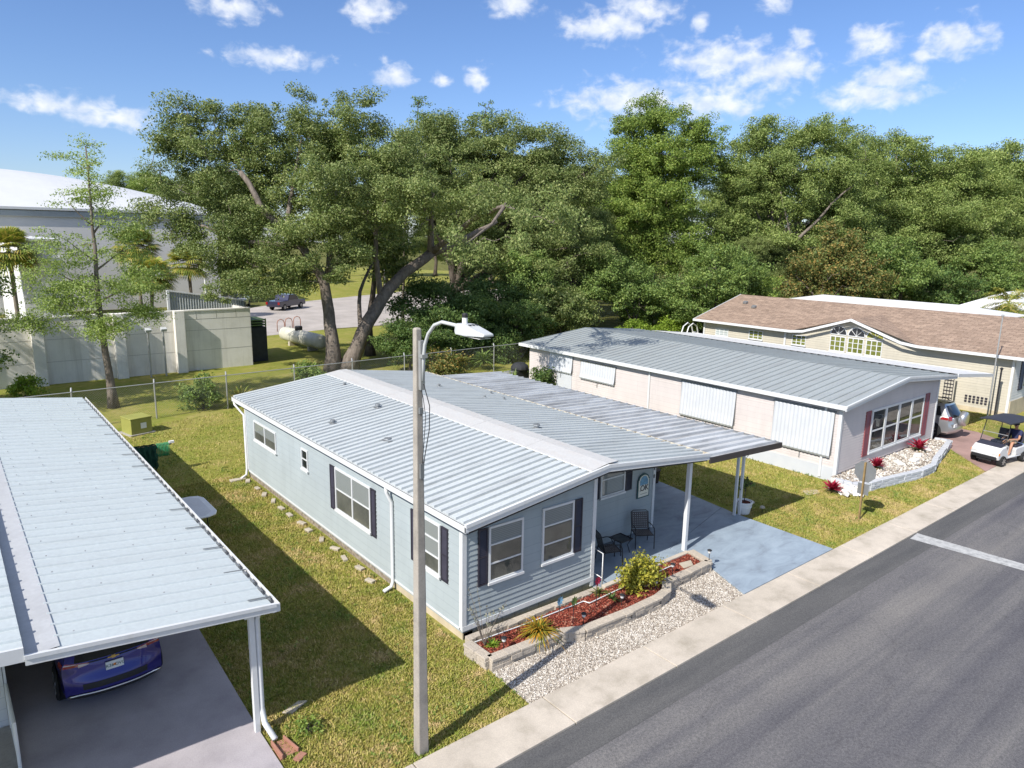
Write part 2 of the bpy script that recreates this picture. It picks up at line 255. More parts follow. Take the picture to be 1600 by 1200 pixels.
leaf_mat('leaf_shrub', (0.095, 0.165, 0.044), (0.179, 0.264, 0.065), (0.294, 0.371, 0.110))
leaf_mat('leaf_dark', (0.057, 0.114, 0.030), (0.113, 0.184, 0.049), (0.192, 0.255, 0.074))
leaf_mat('leaf_hedge', (0.127, 0.218, 0.023), (0.218, 0.322, 0.034), (0.310, 0.402, 0.057))
leaf_mat('leaf_cypress', (0.206, 0.287, 0.075), (0.330, 0.430, 0.127), (0.475, 0.552, 0.203), .45)
leaf_mat('leaf_palm', (0.136, 0.204, 0.034), (0.272, 0.306, 0.051), (0.544, 0.425, 0.119), .25)
leaf_mat('leaf_yellow', (0.198, 0.228, 0.036), (0.405, 0.380, 0.048), (0.540, 0.475, 0.072))
leaf_mat('leaf_orange_grass', (0.160, 0.220, 0.030), (0.360, 0.280, 0.040), (0.600, 0.300, 0.030))
leaf_mat('leaf_red', (0.220, 0.010, 0.030), (0.420, 0.020, 0.060), (0.550, 0.060, 0.120))
leaf_mat('leaf_grey', (0.200, 0.220, 0.150), (0.300, 0.300, 0.240), (0.400, 0.380, 0.320))
def bark(name, c0, c1):
    t = NT(name); a = t.noise(5, stretch=(1, 1, .35), detail=8, rough=.7); t.bsdf(t.ramp(a, [(.3, c0), (.7, c1)]), .95, 0, .1, t.bump(a, .9, .08))
bark('bark_oak', (.10, .082, .066), (.26, .22, .185)); bark('bark_dark', (.06, .05, .04), (.17, .14, .115)); bark('bark_palm', (.12, .10, .075), (.28, .24, .19))
# ------------------------------------------------------------------ mesh helpers
def root_loc(o):
    while o.parent: o = o.parent
    return np.array(o.location)
class MB:
    def __init__(s): s.v = []; s.f = []; s.mi = []; s.cur = 0
    def add(s, vs, fs):
        b = len(s.v); s.v.extend([tuple(map(float, p)) for p in vs])
        for f in fs: s.f.append(tuple(b+i for i in f)); s.mi.append(s.cur)
        return s
    def box(s, x0, x1, y0, y1, z0, z1):
        if x0 > x1: x0, x1 = x1, x0
        if y0 > y1: y0, y1 = y1, y0
        if z0 > z1: z0, z1 = z1, z0
        return s.add([(x0,y0,z0),(x1,y0,z0),(x1,y1,z0),(x0,y1,z0),(x0,y0,z1),(x1,y0,z1),(x1,y1,z1),(x0,y1,z1)],
              [(0,3,2,1),(4,5,6,7),(0,1,5,4),(1,2,6,5),(2,3,7,6),(3,0,4,7)])
    def obox(s, c, size, rot=(0,0,0)):
        M = Euler(rot).to_matrix(); h = [q/2 for q in size]; vs = []
        for z in (-1,1):
            for x, y in ((-1,-1),(1,-1),(1,1),(-1,1)): vs.append(Vector(c) + M @ Vector((x*h[0], y*h[1], z*h[2])))
        return s.add(vs, [(0,3,2,1),(4,5,6,7),(0,1,5,4),(1,2,6,5),(2,3,7,6),(3,0,4,7)])
    def quad(s, a, b, c, d): return s.add([a,b,c,d], [(0,1,2,3)])
    def tube(s, pts, rad, n=8, cap=True):
        P = [Vector(p) for p in pts]; k = len(P); rad = [rad]*k if isinstance(rad, (int, float)) else rad
        vs = []; prev = None
        for i in range(k):
            t = (P[min(i+1,k-1)] - P[max(i-1,0)]).normalized()
            if prev is None:
                a = Vector((0,0,1)) if abs(t.z) < .9 else Vector((1,0,0)); u = t.cross(a).normalized()
            else: u = (prev - t*prev.dot(t)).normalized()
            prev = u; w = t.cross(u)
            for j in range(n):
                an = 2*math.pi*j/n; vs.append(P[i] + (u*math.cos(an) + w*math.sin(an))*rad[i])
        fs = [(i*n+j, i*n+(j+1)%n, (i+1)*n+(j+1)%n, (i+1)*n+j) for i in range(k-1) for j in range(n)]
        if cap: fs += [tuple(range(n))[::-1], tuple((k-1)*n+j for j in range(n))]
        return s.add(vs, fs)
    def lathe(s, c, prof, n=16, axis='z'):
        vs = []
        for r, z in prof:
            for j in range(n):
                a = 2*math.pi*j/n; x, y = r*math.cos(a), r*math.sin(a)
                p = {'z': (x,y,z), 'y': (x,z,y), 'x': (z,x,y)}[axis]; vs.append((c[0]+p[0], c[1]+p[1], c[2]+p[2]))
        k = len(prof); fs = [(i*n+j, i*n+(j+1)%n, (i+1)*n+(j+1)%n, (i+1)*n+j) for i in range(k-1) for j in range(n)]
        fs += [tuple(range(n))[::-1], tuple((k-1)*n+j for j in range(n))]
        return s.add(vs, fs)
    def prism(s, poly, z0, z1):
        n = len(poly); vs = [(x,y,z0) for x,y in poly] + [(x,y,z1) for x,y in poly]
        return s.add(vs, [tuple(range(n))[::-1], tuple(range(n,2*n))] + [(i,(i+1)%n,n+(i+1)%n,n+i) for i in range(n)])
    def prism_y(s, poly, y0, y1):     # poly in x,z
        n = len(poly); vs = [(x,y0,z) for x,z in poly] + [(x,y1,z) for x,z in poly]
        return s.add(vs, [tuple(range(n)), tuple(range(n,2*n))[::-1]] + [(i,n+i,n+(i+1)%n,(i+1)%n) for i in range(n)])
    def prism_x(s, poly, x0, x1):     # poly in y,z
        n = len(poly); vs = [(x0,y,z) for y,z in poly] + [(x1,y,z) for y,z in poly]
        return s.add(vs, [tuple(range(n))[::-1], tuple(range(n,2*n))] + [(i,(i+1)%n,n+(i+1)%n,n+i) for i in range(n)])
    def grid(s, G):                   # G: rows x cols x 3
        G = np.asarray(G); a, b = G.shape[:2]
        return s.add(G.reshape(-1,3).tolist(), [(i*b+j, i*b+j+1, (i+1)*b+j+1, (i+1)*b+j) for i in range(a-1) for j in range(b-1)])
    def build(s, name, mats, parent=None, local=False, smooth=False, bevel=0, seg=2, fixn=False):
        me = bpy.data.meshes.new(name); off = np.zeros(3)
        if parent is not None and not local: off = root_loc(parent)
        V = np.array(s.v, dtype=float) - off
        me.from_pydata(V.tolist(), [], s.f); mats = mats if isinstance(mats, (list, tuple)) else [mats]
        for m in mats: me.materials.append(MATS[m])
        if len(mats) > 1: me.polygons.foreach_set('material_index', s.mi)
        if smooth: me.polygons.foreach_set('use_smooth', [True]*len(me.polygons))
        me.update()
        if fixn:
            bm = bmesh.new(); bm.from_mesh(me); bmesh.ops.recalc_face_normals(bm, faces=bm.faces); bm.to_mesh(me); bm.free()
        o = bpy.data.objects.new(name, me); COL.objects.link(o)
        if parent is not None: o.parent = parent
        if bevel:
            b = o.modifiers.new('bevel', 'BEVEL'); b.width = bevel; b.segments = seg; b.limit_method = 'ANGLE'; b.angle_limit = R(40)
        return o
def fast_mesh(name, verts, nper, mat, parent=None, smooth=False):
    """verts: (n*nper,3), each consecutive nper vertices one face; world coordinates"""
    verts = np.asarray(verts, dtype=np.float32).reshape(-1,3)
    if parent is not None: verts = verts - root_loc(parent).astype(np.float32)
    nv = len(verts); nf = nv//nper; me = bpy.data.meshes.new(name)
    me.vertices.add(nv); me.vertices.foreach_set('co', verts.ravel()); me.loops.add(nv); me.loops.foreach_set('vertex_index', np.arange(nv, dtype=np.int32))
    me.polygons.add(nf); me.polygons.foreach_set('loop_start', np.arange(0, nv, nper, dtype=np.int32)); me.polygons.foreach_set('loop_total', np.full(nf, nper, dtype=np.int32))
    me.update(calc_edges=True); me.validate(); me.materials.append(MATS[mat])
    o = bpy.data.objects.new(name, me); COL.objects.link(o)
    if parent is not None: o.parent = parent
    return o
def tag(o, label=None, cat=None, group=None, kind=None):
    for k, v in (('label', label), ('category', cat), ('group', group), ('kind', kind)):
        if v: o[k] = v
    return o
def thing(name, label, cat, loc=(0,0,0), rz=0, group=None):
    o = bpy.data.objects.new(name, None); COL.objects.link(o); o.location = loc; o.rotation_euler = (0,0,rz); o.empty_display_size = .3
    return tag(o, label, cat, group)
def copy_tree(o, parent=None):
    c = o.copy(); COL.objects.link(c)
    if parent is not None: c.parent = parent
    for ch in [x for x in bpy.data.objects if x.parent == o]: copy_tree(ch, c)
    return c
def structure(o): o['kind'] = 'structure'; return o
def text_part(name, body, size, mat, parent, M, extrude=.004):
    cu = bpy.data.curves.new(name, 'FONT'); cu.body = body; cu.size = size; cu.align_x = 'CENTER'; cu.align_y = 'CENTER'; cu.extrude = extrude
    to = bpy.data.objects.new(name, cu); COL.objects.link(to); dg = bpy.context.evaluated_depsgraph_get(); dg.update()
    me = bpy.data.meshes.new_from_object(to.evaluated_get(dg)); bpy.data.objects.remove(to); me.materials.clear(); me.materials.append(MATS[mat])
    me.transform(M); o = bpy.data.objects.new(name, me); COL.objects.link(o); o.parent = parent; return o
# wall frames: map (a, h, d) -> world; d is distance out of the wall
def face_my(y):  return lambda a, h, d: (a, y-d, h)        # wall facing -Y, a = x
def face_mx(x):  return lambda a, h, d: (x-d, a, h)        # wall facing -X, a = y
def face_px(x):  return lambda a, h, d: (x+d, a, h)
def face_py(y):  return lambda a, h, d: (a, y+d, h)
def siding(mb, F, a0, a1, z0, z1, course=.13, proud=.02, clip=None, rnd=0):
    z = z0
    while z < z1 - 1e-4:
        zt = min(z+course, z1); l, r = (a0, a1) if clip is None else clip(zt)
        if r - l > .02:
            mb.quad(F(l,z,proud), F(r,z,proud), F(r,zt,.003), F(l,zt,.003))
            mb.quad(F(l,z,.003), F(r,z,.003), F(r,z,proud), F(l,z,proud))
        z = zt
def fbox(mb, F, a0, a1, h0, h1, d0, d1):
    P = [F(a,h,d) for d in (d0,d1) for a, h in ((a0,h0),(a1,h0),(a1,h1),(a0,h1))]
    mb.add(P, [(0,3,2,1),(4,5,6,7),(0,1,5,4),(1,2,6,5),(2,3,7,6),(3,0,4,7)])
def window(F, a0, a1, h0, h1, parent, rows=2, cols=1, back='blind', fr=.055, split=None, frame_mat='trim_white', name='window', backname='blind', screen=None):
    m = MB(); d0, d1 = -.02, .055
    fbox(m,F,a0,a0+fr,h0,h1,d0,d1); fbox(m,F,a1-fr,a1,h0,h1,d0,d1); fbox(m,F,a0+fr,a1-fr,h1-fr,h1,d0,d1); fbox(m,F,a0-.02,a1+.02,h0-.05,h0+.01,d0,d1+.03); fbox(m,F,a0+fr,a1-fr,h0+.01,h0+fr,d0,d1)
    for i in range(1,cols):
        a = a0 + (a1-a0)*i/cols; fbox(m,F,a-fr*.55,a+fr*.55,h0+fr,h1-fr,d0,d1-.004)
    sp = split or [h0 + (h1-h0)*i/rows for i in range(1,rows)]
    for c in range(cols):
        l = a0+fr if c == 0 else a0+(a1-a0)*c/cols+fr*.55; r_ = a1-fr if c == cols-1 else a0+(a1-a0)*(c+1)/cols-fr*.55
        for h in sp: fbox(m,F,l,r_,h-fr*.36,h+fr*.36,d0,d1-.012)
    w = m.build(name, frame_mat, parent, fixn=True)
    b = MB(); b.quad(F(a0+fr*.6,h0+fr*.5,.024),F(a1-fr*.6,h0+fr*.5,.024),F(a1-fr*.6,h1-fr*.6,.024),F(a0+fr*.6,h1-fr*.6,.024)); b.build(backname, back, w)
    if screen: b = MB(); b.quad(F(a0+fr*.6,h0+fr*.5,.029),F(a1-fr*.6,h0+fr*.5,.029),F(a1-fr*.6,screen,.029),F(a0+fr*.6,screen,.029)); b.build('screen', 'window_screen', w)
    g = MB(); q = [F(a0+fr*.8,h0+fr*.8,.034),F(a1-fr*.8,h0+fr*.8,.034),F(a1-fr*.8,h1-fr*.8,.034),F(a0+fr*.8,h1-fr*.8,.034)]
    nv = (Vector(q[1])-Vector(q[0])).cross(Vector(q[3])-Vector(q[0])); ov = Vector(F(a0,h0,1))-Vector(F(a0,h0,0))
    g.quad(*(q if nv.dot(ov) > 0 else q[::-1])); g.build('pane', 'glass_pane', w)
    return w
def shutter(F, a0, a1, h0, h1, parent, mat='shutter_dark'):
    m = MB(); fr = .035; fbox(m,F,a0,a0+fr,h0,h1,0,.05); fbox(m,F,a1-fr,a1,h0,h1,0,.05)
    for h in (h0, (h0+h1)/2-fr/2, h1-fr): fbox(m,F,a0+fr,a1-fr,h,h+fr,0,.049)
    fbox(m,F,a0+fr,a1-fr,h0+fr,h1-fr,0,.026); h = h0+.06
    while h < h1-.07:
        m.quad(F(a0+fr,h,.046),F(a1-fr,h,.046),F(a1-fr,h+.035,.028),F(a0+fr,h+.035,.028)); h += .045
    return m.build('shutter', mat, parent)
def ribbed(mb, x0, z0, x1, z1, y0, y1, period, prof, th=.05):
    """sheet sloping along x with ribs running along x; prof = [(t 0..1, height)]"""
    ys = []; hs = []; n = int(round((y1-y0)/period)); p = (y1-y0)/n
    for i in range(n):
        for t, h in prof: ys.append(y0+(i+t)*p); hs.append(h)
    ys.append(y1); hs.append(prof[0][1])
    G = [[(x0,y,z0+h), (x1,y,z1+h)] for y, h in zip(ys,hs)]; mb.grid(G)
    mb.quad((x0,y0,z0-th),(x1,y0,z1-th),(x1,y1,z1-th),(x0,y1,z0-th))
    for y in (y0,y1): mb.quad((x0,y,z0-th),(x1,y,z1-th),(x1,y,z1+prof[0][1]),(x0,y,z0+prof[0][1]))
    for x, z in ((x0,z0),(x1,z1)):
        for i in range(len(ys)-1): mb.quad((x,ys[i],z-th),(x,ys[i+1],z-th),(x,ys[i+1],z+hs[i+1]),(x,ys[i],z+hs[i]))
def bar_along(mb, p0, p1, w, h0, h1):      # a board following a slope in the XZ plane or along Y: h0..h1 relative heights, w thickness in y
    (x0,y0,z0),(x1,y1,z1) = p0,p1
    mb.add([(x0,y0-w/2,z0+h0),(x1,y1-w/2,z1+h0),(x1,y1-w/2,z1+h1),(x0,y0-w/2,z0+h1),(x0,y0+w/2,z0+h0),(x1,y1+w/2,z1+h0),(x1,y1+w/2,z1+h1),(x0,y0+w/2,z0+h1)],
       [(0,1,2,3),(7,6,5,4),(0,4,5,1),(3,2,6,7),(0,3,7,4),(1,5,6,2)])
# ------------------------------------------------------------------ vegetation helpers
def leaves_at(C, out, size, aspect=.55, jitter=.4, up=.35):
    """diamond leaf quads at points C (n,3) with outward vectors out (n,3)"""
    n = len(C); nrm = rng.normal(size=(n,3)); nrm /= np.linalg.norm(nrm, axis=1)[:,None]+1e-9
    nrm = nrm*.75 + out*.6 + np.array([0,0,up]); nrm /= np.linalg.norm(nrm, axis=1)[:,None]+1e-9
    t = rng.normal(size=(n,3)); a = np.cross(nrm, t); a /= np.linalg.norm(a, axis=1)[:,None]+1e-9; b = np.cross(nrm, a)
    s = size*(1+jitter*(rng.random(n)*2-1))[:,None]
    fold = nrm*s*.12
    Q = np.stack([C-a*s*.5, C+b*s*.5*aspect+fold, C+a*s*.5, C-b*s*.5*aspect+fold], 1)
    return Q.reshape(-1,3)
def ellipsoid_pts(n, c, r, shell=.45):
    d = rng.normal(size=(n,3)); d /= np.linalg.norm(d, axis=1)[:,None]
    u = rng.random(n)**(shell); return np.array(c)+d*u[:,None]*np.array(r), d
def make_crown(blobs, n_clump, n_leaf, clump_r, leaf, flat=.62, seed=1, vol=.42, droop=0.0):
    """blobs: (x,y,z,rlat,rz[,rdepth]); returns leaf verts and clump centres"""
    global rng; rng = np.random.default_rng(seed)
    w = np.array([b[3]*b[3]*b[4] for b in blobs])**.72; w /= w.sum(); cs = []
    for b, k in zip(blobs, rng.multinomial(n_clump, w)):
        rd = b[5] if len(b) > 5 else b[3]*.9
        p, d = ellipsoid_pts(k, b[:3], (rd if len(b) > 5 else b[3], b[3], b[4]), vol); cs.append(np.concatenate([p, d], 1))
    cs = np.concatenate(cs); allq = []
    if n_clump > 200:                      # ragged outline and see-through hollows
        ph = rng.random(3)*6.3; P_ = cs[:,:3]; nf = np.sin(1.05*P_[:,0]+.5*P_[:,2]+ph[0])*np.sin(1.2*P_[:,1]-.4*P_[:,0]+ph[1])+.8*np.sin(1.5*P_[:,2]+.6*P_[:,1]+ph[2])*np.sin(.7*P_[:,0]-.8*P_[:,1])
        keep = nf > -.6; cs = cs[keep]; ex_ = rng.random(len(cs)) < .11
        cs[ex_,:3] += cs[ex_,3:6]*np.array([1,1,1.2])*(clump_r*(.2+.6*rng.random((ex_.sum(),1))))
    R_ = clump_r*(.45+1.1*rng.random(len(cs))**1.3)
    for i in range(len(cs)):
        k = max(4, int(n_leaf*(R_[i]/clump_r)**1.8*(.6+.8*rng.random())))
        o = cs[i,3:6]+rng.normal(size=3)*.55; o[2] = o[2]*.6+.1; o /= np.linalg.norm(o)+1e-9          # the spray points outward
        d = rng.normal(size=(k,3)); d *= (1.55*rng.random(k)**.5*(.85+.3*rng.random(k))/np.maximum(np.linalg.norm(d,axis=1),.01))[:,None]
        d[:,2] *= flat; along = (d@o)[:,None]*o[None,:]; off = (d-along)*.60+along*.92
        p = cs[i,:3] + off*R_[i]
        if droop: p[:,2] -= droop*((p[:,0]-cs[i,0])**2+(p[:,1]-cs[i,1])**2)/R_[i]
        allq.append(leaves_at(p, d/(np.linalg.norm(d,axis=1)[:,None]+.3)*.55+cs[i,3:6]*.35, leaf))
    return np.concatenate(allq), cs[:,:3]
def wiggle(p0, p1, k, amp, sag=0):
    P = []; p0 = np.array(p0,float); p1 = np.array(p1,float)
    for i in range(k+1):
        t = i/k; q = p0+(p1-p0)*t; s = math.sin(math.pi*t); q = q + rng.normal(size=3)*amp*s; q[2] += sag*s; P.append(q)
    return P
def tree(name, label, cat, base, limbs, blobs, leafmat, barkmat, n_clump=200, n_leaf=150, clump_r=1.1, leaf=.26, seed=1, branch=.6, group=None, flat=.62, vol=.42, twig=.05, droop=0):
    root = thing(name, label, cat, base, group=group)
    q, cs = make_crown(blobs, n_clump, n_leaf, clump_r, leaf, flat, seed, vol, droop)
    mb = MB(); nodes = []
    for pts, r0, r1 in limbs:
        P = [np.array(p, float) for p in pts]; dense = []
        for i in range(len(P)-1):
            k = max(2, int(np.linalg.norm(P[i+1]-P[i])/.8))
            for j in range(k): dense.append(P[i]+(P[i+1]-P[i])*j/k)
        dense.append(P[-1]); D = np.array(dense)
        for it in range(2): D[1:-1] = (D[:-2]+2*D[1:-1]+D[2:])/4
        D[1:-1] += rng.normal(size=(len(D)-2,3))*r0*.10
        rr = [r0+(r1-r0)*(i/(len(D)-1))**.8 for i in range(len(D))]
        if D[0][2] < .5: rr[0] *= 1.5; rr[1] *= 1.12
        mb.tube(D, rr, 9)
        for i in range(len(D)//3, len(D)): nodes.append((D[i], rr[i]))
    NP = np.array([n[0] for n in nodes]); NR = np.array([n[1] for n in nodes])
    sel = rng.permutation(len(cs))[:int(len(cs)*branch)]
    sel = sorted(sel, key=lambda i: np.min(np.linalg.norm(NP-cs[i], axis=1)))
    ext = [tuple(x) for x in NP]; er = list(NR)
    EN = NP.copy(); ER = NR.copy()
    for i in sel:
        c = cs[i]; d = np.linalg.norm(EN-c, axis=1) + np.maximum(0, EN[:,2]-c[2])*1.2
        j = int(np.argmin(d)); r0 = min(ER[j]*.6, .02+.022*np.linalg.norm(EN[j]-c)); r0 = max(r0, twig*.6)
        P = wiggle(EN[j], c, 4, .12*np.linalg.norm(EN[j]-c)**.6, .06*np.linalg.norm(EN[j]-c)); mb.tube(P, [r0, r0*.8, r0*.65, r0*.5, r0*.3], 5, cap=False)
        EN = np.concatenate([EN, np.array(P[2:4])]); ER = np.concatenate([ER, [r0*.65, r0*.5]])
    mb.build('trunk', barkmat, root, smooth=True)
    fast_mesh('crown', q, 4, leafmat, root)
    return root
def auto_limbs(base, top, blobs, r, seed):
    rg = np.random.default_rng(seed); b = np.array(base, float); L = []
    fork = b + (np.array(top)-b)*.42 + rg.normal(size=3)*.2
    L.append(([b, b+(fork-b)*.5+rg.normal(size=3)*.15, fork, np.array(top)], r, r*.22))
    for bl in blobs:
        c = np.array(bl[:3]); st = b+(fork-b)*(.75+.5*rg.random()); mid = (st+c)/2+np.array([0,0,.15*np.linalg.norm(c-st)])+rg.normal(size=3)*.4
        L.append(([st, mid, c+np.array([0,0,bl[4]*.2])], r*.5, r*.12))
    return L
def bush(name, label, base, rx, ry, rz, leafmat, n_clump=30, n_leaf=60, clump_r=.28, leaf=.12, seed=1, group=None, flat=.8, lift=0):
    x, y, z = base
    b = [(x, y, z+rz*.9+lift, ry, rz, rx)]
    return tree(name, label, 'weed' if 'weed' in name else 'shrub', base, [([(x,y,z-.02),(x+.03,y,z+rz*.5+lift*.6),(x,y,z+rz+lift)], .05*max(1,rz), .02)], b, leafmat, 'bark_dark', n_clump, n_leaf, clump_r, leaf, seed, .7, group, flat, .5, .02)
def blade_strip(P, w, nrm):
    """ribbon quads along points P with width list w"""
    P = np.array(P); out = []
    for i in range(len(P)-1):
        t = P[i+1]-P[i]; s = np.cross(t, nrm); s /= np.linalg.norm(s)+1e-9
        out.append([P[i]-s*w[i], P[i]+s*w[i], P[i+1]+s*w[i+1], P[i+1]-s*w[i+1]])
    return out
def rosette(c, n, length, width, rise=(.3,1.2), droop=.5, seed=1, segs=4):
    rg = np.random.default_rng(seed); Q = []
    for i in range(n):
        a = rg.random()*2*math.pi; e = rise[0]+(rise[1]-rise[0])*rg.random(); L = length*(.6+.5*rg.random()); d = np.array([math.cos(a)*math.cos(e), math.sin(a)*math.cos(e), math.sin(e)])
        P = [np.array(c)+d*L*t-np.array([0,0,droop*L*t*t]) for t in np.linspace(0,1,segs+1)]
        w = [width*.5*(.5+math.sin(math.pi*min(1,t*.9+.12))*.8)*(1-t**3) + .001 for t in np.linspace(0,1,segs+1)]
        side = np.array([-math.sin(a), math.cos(a), 0]); nrm = np.cross(side, d)
        Q += blade_strip(P, w, nrm)
    return np.array(Q).reshape(-1,3)
def frond(c, az, el, L, droop, nl, ll, lw, rg):
    d = np.array([math.cos(az)*math.cos(el), math.sin(az)*math.cos(el), math.sin(el)]); side = np.array([-math.sin(az), math.cos(az), 0])
    ts = np.linspace(0,1,9); P = np.array([np.array(c)+d*L*t-np.array([0,0,droop*L*t*t]) for t in ts]); Q = blade_strip(P, [.03*(1-t)+.006 for t in ts], np.cross(side,d))
    for k in range(nl):
        t = .15+.85*(k+.5)/nl; p = np.array(c)+d*L*t-np.array([0,0,droop*L*t*t]); tan = d-np.array([0,0,2*droop*t]); tan /= np.linalg.norm(tan)
        for s in (-1,1):
            v = side*s*.8+tan*.55+rg.normal(size=3)*.1; v /= np.linalg.norm(v); l = ll*(1-.55*abs(t-.45)*1.6)*(.8+.3*rg.random())
            PP = [p, p+v*l*.55-np.array([0,0,.05*l]), p+v*l-np.array([0,0,.35*l])]; Q += blade_strip(PP, [lw*.6, lw, lw*.1], np.cross(v, tan))
    return Q
def palm(name, label, base, h, n, L, seed, group=None, fan=False, r=.16, feather=True):
    rg = np.random.default_rng(seed); root = thing(name, label, 'palm', base, group=group); x, y, z = base; top = np.array([x+rg.normal()*.15, y+rg.normal()*.15, z+h])
    mb = MB(); prof = [np.array([x,y,z])+(top-np.array([x,y,z]))*t for t in np.linspace(0,1,9)]; mb.tube(prof, [r*1.25, r*1.05]+[r]*5+[r*1.1, r*.9], 10)
    mb.build('trunk', 'bark_palm', root, smooth=True); Q = []
    for i in range(n):
        az_ = 2*math.pi*i/n*2.618+rg.random()*.4; e = -0.75+2.1*rg.random()
        if fan:
            d = np.array([math.cos(az_)*math.cos(e), math.sin(az_)*math.cos(e), math.sin(e)]); side = np.array([-math.sin(az_), math.cos(az_), 0]); st = top+d*L*.5-np.array([0,0,.06*L]); Q += blade_strip([top, st], [.02,.02], np.cross(side,d))
            for k in range(17):
                f = (k-8)/8*1.45; v = d*math.cos(f)+side*math.sin(f); v[2] -= .12; l = L*.62*(.75+.25*math.cos(f))
                Q += blade_strip([st, st+v*l*.6, st+v*l-np.array([0,0,.22*l])], [.025,.06,.008], np.cross(side,d))
        else: Q += frond(top, az_, max(e,-.5), L*(.8+.3*rg.random()), .35+.25*rg.random(), 26, L*.30, .028, rg)
    fast_mesh('crown', np.array(Q).reshape(-1,3), 4, 'leaf_palm', root)
    return root
def scatter_chips(poly_fn, n, size, mat, name, parent=None, z0=0, flat=.5, seed=3):
    """little irregular stones / chips: each a squashed octahedron"""
    rg = np.random.default_rng(seed); P = poly_fn(n, rg); n = len(P); s = size*(.5+rg.random((n,1))*.9)
    dirs = np.array([[1,0,0],[0,1,0],[-1,0,0],[0,-1,0],[0,0,flat],[0,0,-flat]], float)
    an = rg.random(n)*math.pi; ca, sa = np.cos(an), np.sin(an); el_ = .6+.8*rg.random((n,1))
    V = np.zeros((n,6,3)); 
    for k in range(6):
        d = dirs[k]; X = d[0]*el_[:,0]; Y = d[1]*np.ones(n); Z = d[2]*(.6+.8*rg.random(n)); V[:,k,0] = X*ca-Y*sa; V[:,k,1] = X*sa+Y*ca; V[:,k,2] = Z
    V = V*s[:,:,None]*(1+.25*rg.normal(size=(n,6,1))) + np.array([P[:,0],P[:,1],P[:,2]+s[:,0]*flat*.5]).T[:,None,:]
    tri = [(0,1,4),(1,2,4),(2,3,4),(3,0,4),(1,0,5),(2,1,5),(3,2,5),(0,3,5)]
    me = bpy.data.meshes.new(name); vv = V.reshape(-1,3)
    if parent is not None: vv = vv-root_loc(parent)
    F = (np.arange(n)[:,None,None]*6+np.array(tri)[None]).reshape(-1)
    me.vertices.add(n*6); me.vertices.foreach_set('co', vv.astype(np.float32).ravel()); me.loops.add(len(F)); me.loops.foreach_set('vertex_index', F.astype(np.int32)); nf = n*8
    me.polygons.add(nf); me.polygons.foreach_set('loop_start', np.arange(0,nf*3,3,dtype=np.int32)); me.polygons.foreach_set('loop_total', np.full(nf,3,dtype=np.int32)); me.update(calc_edges=True); me.materials.append(MATS[mat])
    o = bpy.data.objects.new(name, me); COL.objects.link(o)
    if parent is not None: o.parent = parent
    return o
def in_poly(poly, X, Y):
    c = np.zeros(len(X), bool); n = len(poly); j = n-1
    for i in range(n):
        xi, yi = poly[i]; xj, yj = poly[j]; cond = ((yi > Y) != (yj > Y)) & (X < (xj-xi)*(Y-yi)/(yj-yi+1e-12)+xi); c ^= cond; j = i
    return c
def poly_sampler(poly, z):
    P = np.array(poly); lo, hi = P.min(0), P.max(0)
    def f(n, rg):
        X = lo[0]+(hi[0]-lo[0])*rg.random(n*3); Y = lo[1]+(hi[1]-lo[1])*rg.random(n*3); k = in_poly(poly, X, Y); X, Y = X[k][:n], Y[k][:n]
        return np.stack([X, Y, np.full(len(X), z)], 1)
    return f
# ------------------------------------------------------------------ ground, road, slabs
m = MB(); m.quad((-300,-300,0),(700,-300,0),(700,700,0),(-300,700,0)); structure(m.build('ground', 'woodland_floor'))
LAWN = [(-20,9.6),(120,9.6),(120,36),(60,41),(33,45),(40,65),(18,65.5),(-20,62)]
m = MB(); m.add([(x,y,.004) for x,y in LAWN], [tuple(range(len(LAWN)))]); structure(m.build('lawn', 'lawn'))
m = MB(); m.quad((-120,-2,.004),(300,-2,.004),(300,8.62,.004),(-120,8.62,.004)); structure(m.build('road', 'asphalt'))
m = MB(); xs = np.linspace(-60,200,140); rg0 = np.random.default_rng(5); ys = 7.85+np.cumsum(rg0.normal(size=140))*.012
ys = 7.87+(ys-ys.mean())*.6
for i in range(139): m.quad((xs[i],ys[i],.009),(xs[i+1],ys[i+1],.009),(xs[i+1],8.62,.009),(xs[i],8.62,.009))
structure(m.build('road_edge_strip', 'seam_asphalt'))
m = MB(); m.quad((23.3,8.55,.013),(23.65,5.0,.013),(24.15,5.0,.013),(23.95,8.6,.013)); structure(m.build('stop_line', 'worn_marking'))
m = MB(); x = -58.4; k = 0; rg0 = np.random.default_rng(9)
while x < 200:
    w_ = 3.05; m.box(x+.012, x+w_-.012, 8.625, 9.6, -.05, .045+.006*rg0.random()); x += w_
structure(m.build('sidewalk', 'sidewalk_concrete', bevel=.008))
m = MB(); m.box(-120,300,-3,-2,-.05,.05); structure(m.build('far_sidewalk', 'sidewalk_concrete'))
DRIVE = [(15.8,9.61),(20.45,9.61),(20.5,12.8),(20.95,16.6),(20.95,27),(12.86,27),(12.86,12.0),(16.35,12.0),(16.42,11.15)]
m = MB(); m.prism([(15.8,9.61),(20.45,9.61),(20.5,13.2),(20.6,13.7),(16.45,12.6),(16.42,11.15)], -.05, .062)
m.prism([(16.44,12.61),(20.59,13.71),(20.95,16.6),(20.95,20),(12.86,20),(12.86,12.0),(16.35,12.0)], -.05, .058); m.prism([(12.86,20.02),(20.95,20.02),(20.95,27),(12.86,27)], -.05, .058)
structure(m.build('driveway', 'driveway_paint', bevel=.006))
m = MB(); m.prism([(-4.5,9.61),(3.8,9.61),(3.82,12.2),(3.95,16.5),(4.0,30),(.1,30),(.1,9.61)][1:], -.05, .045); structure(m.build('carport_slab', 'carport_slab_paint'))
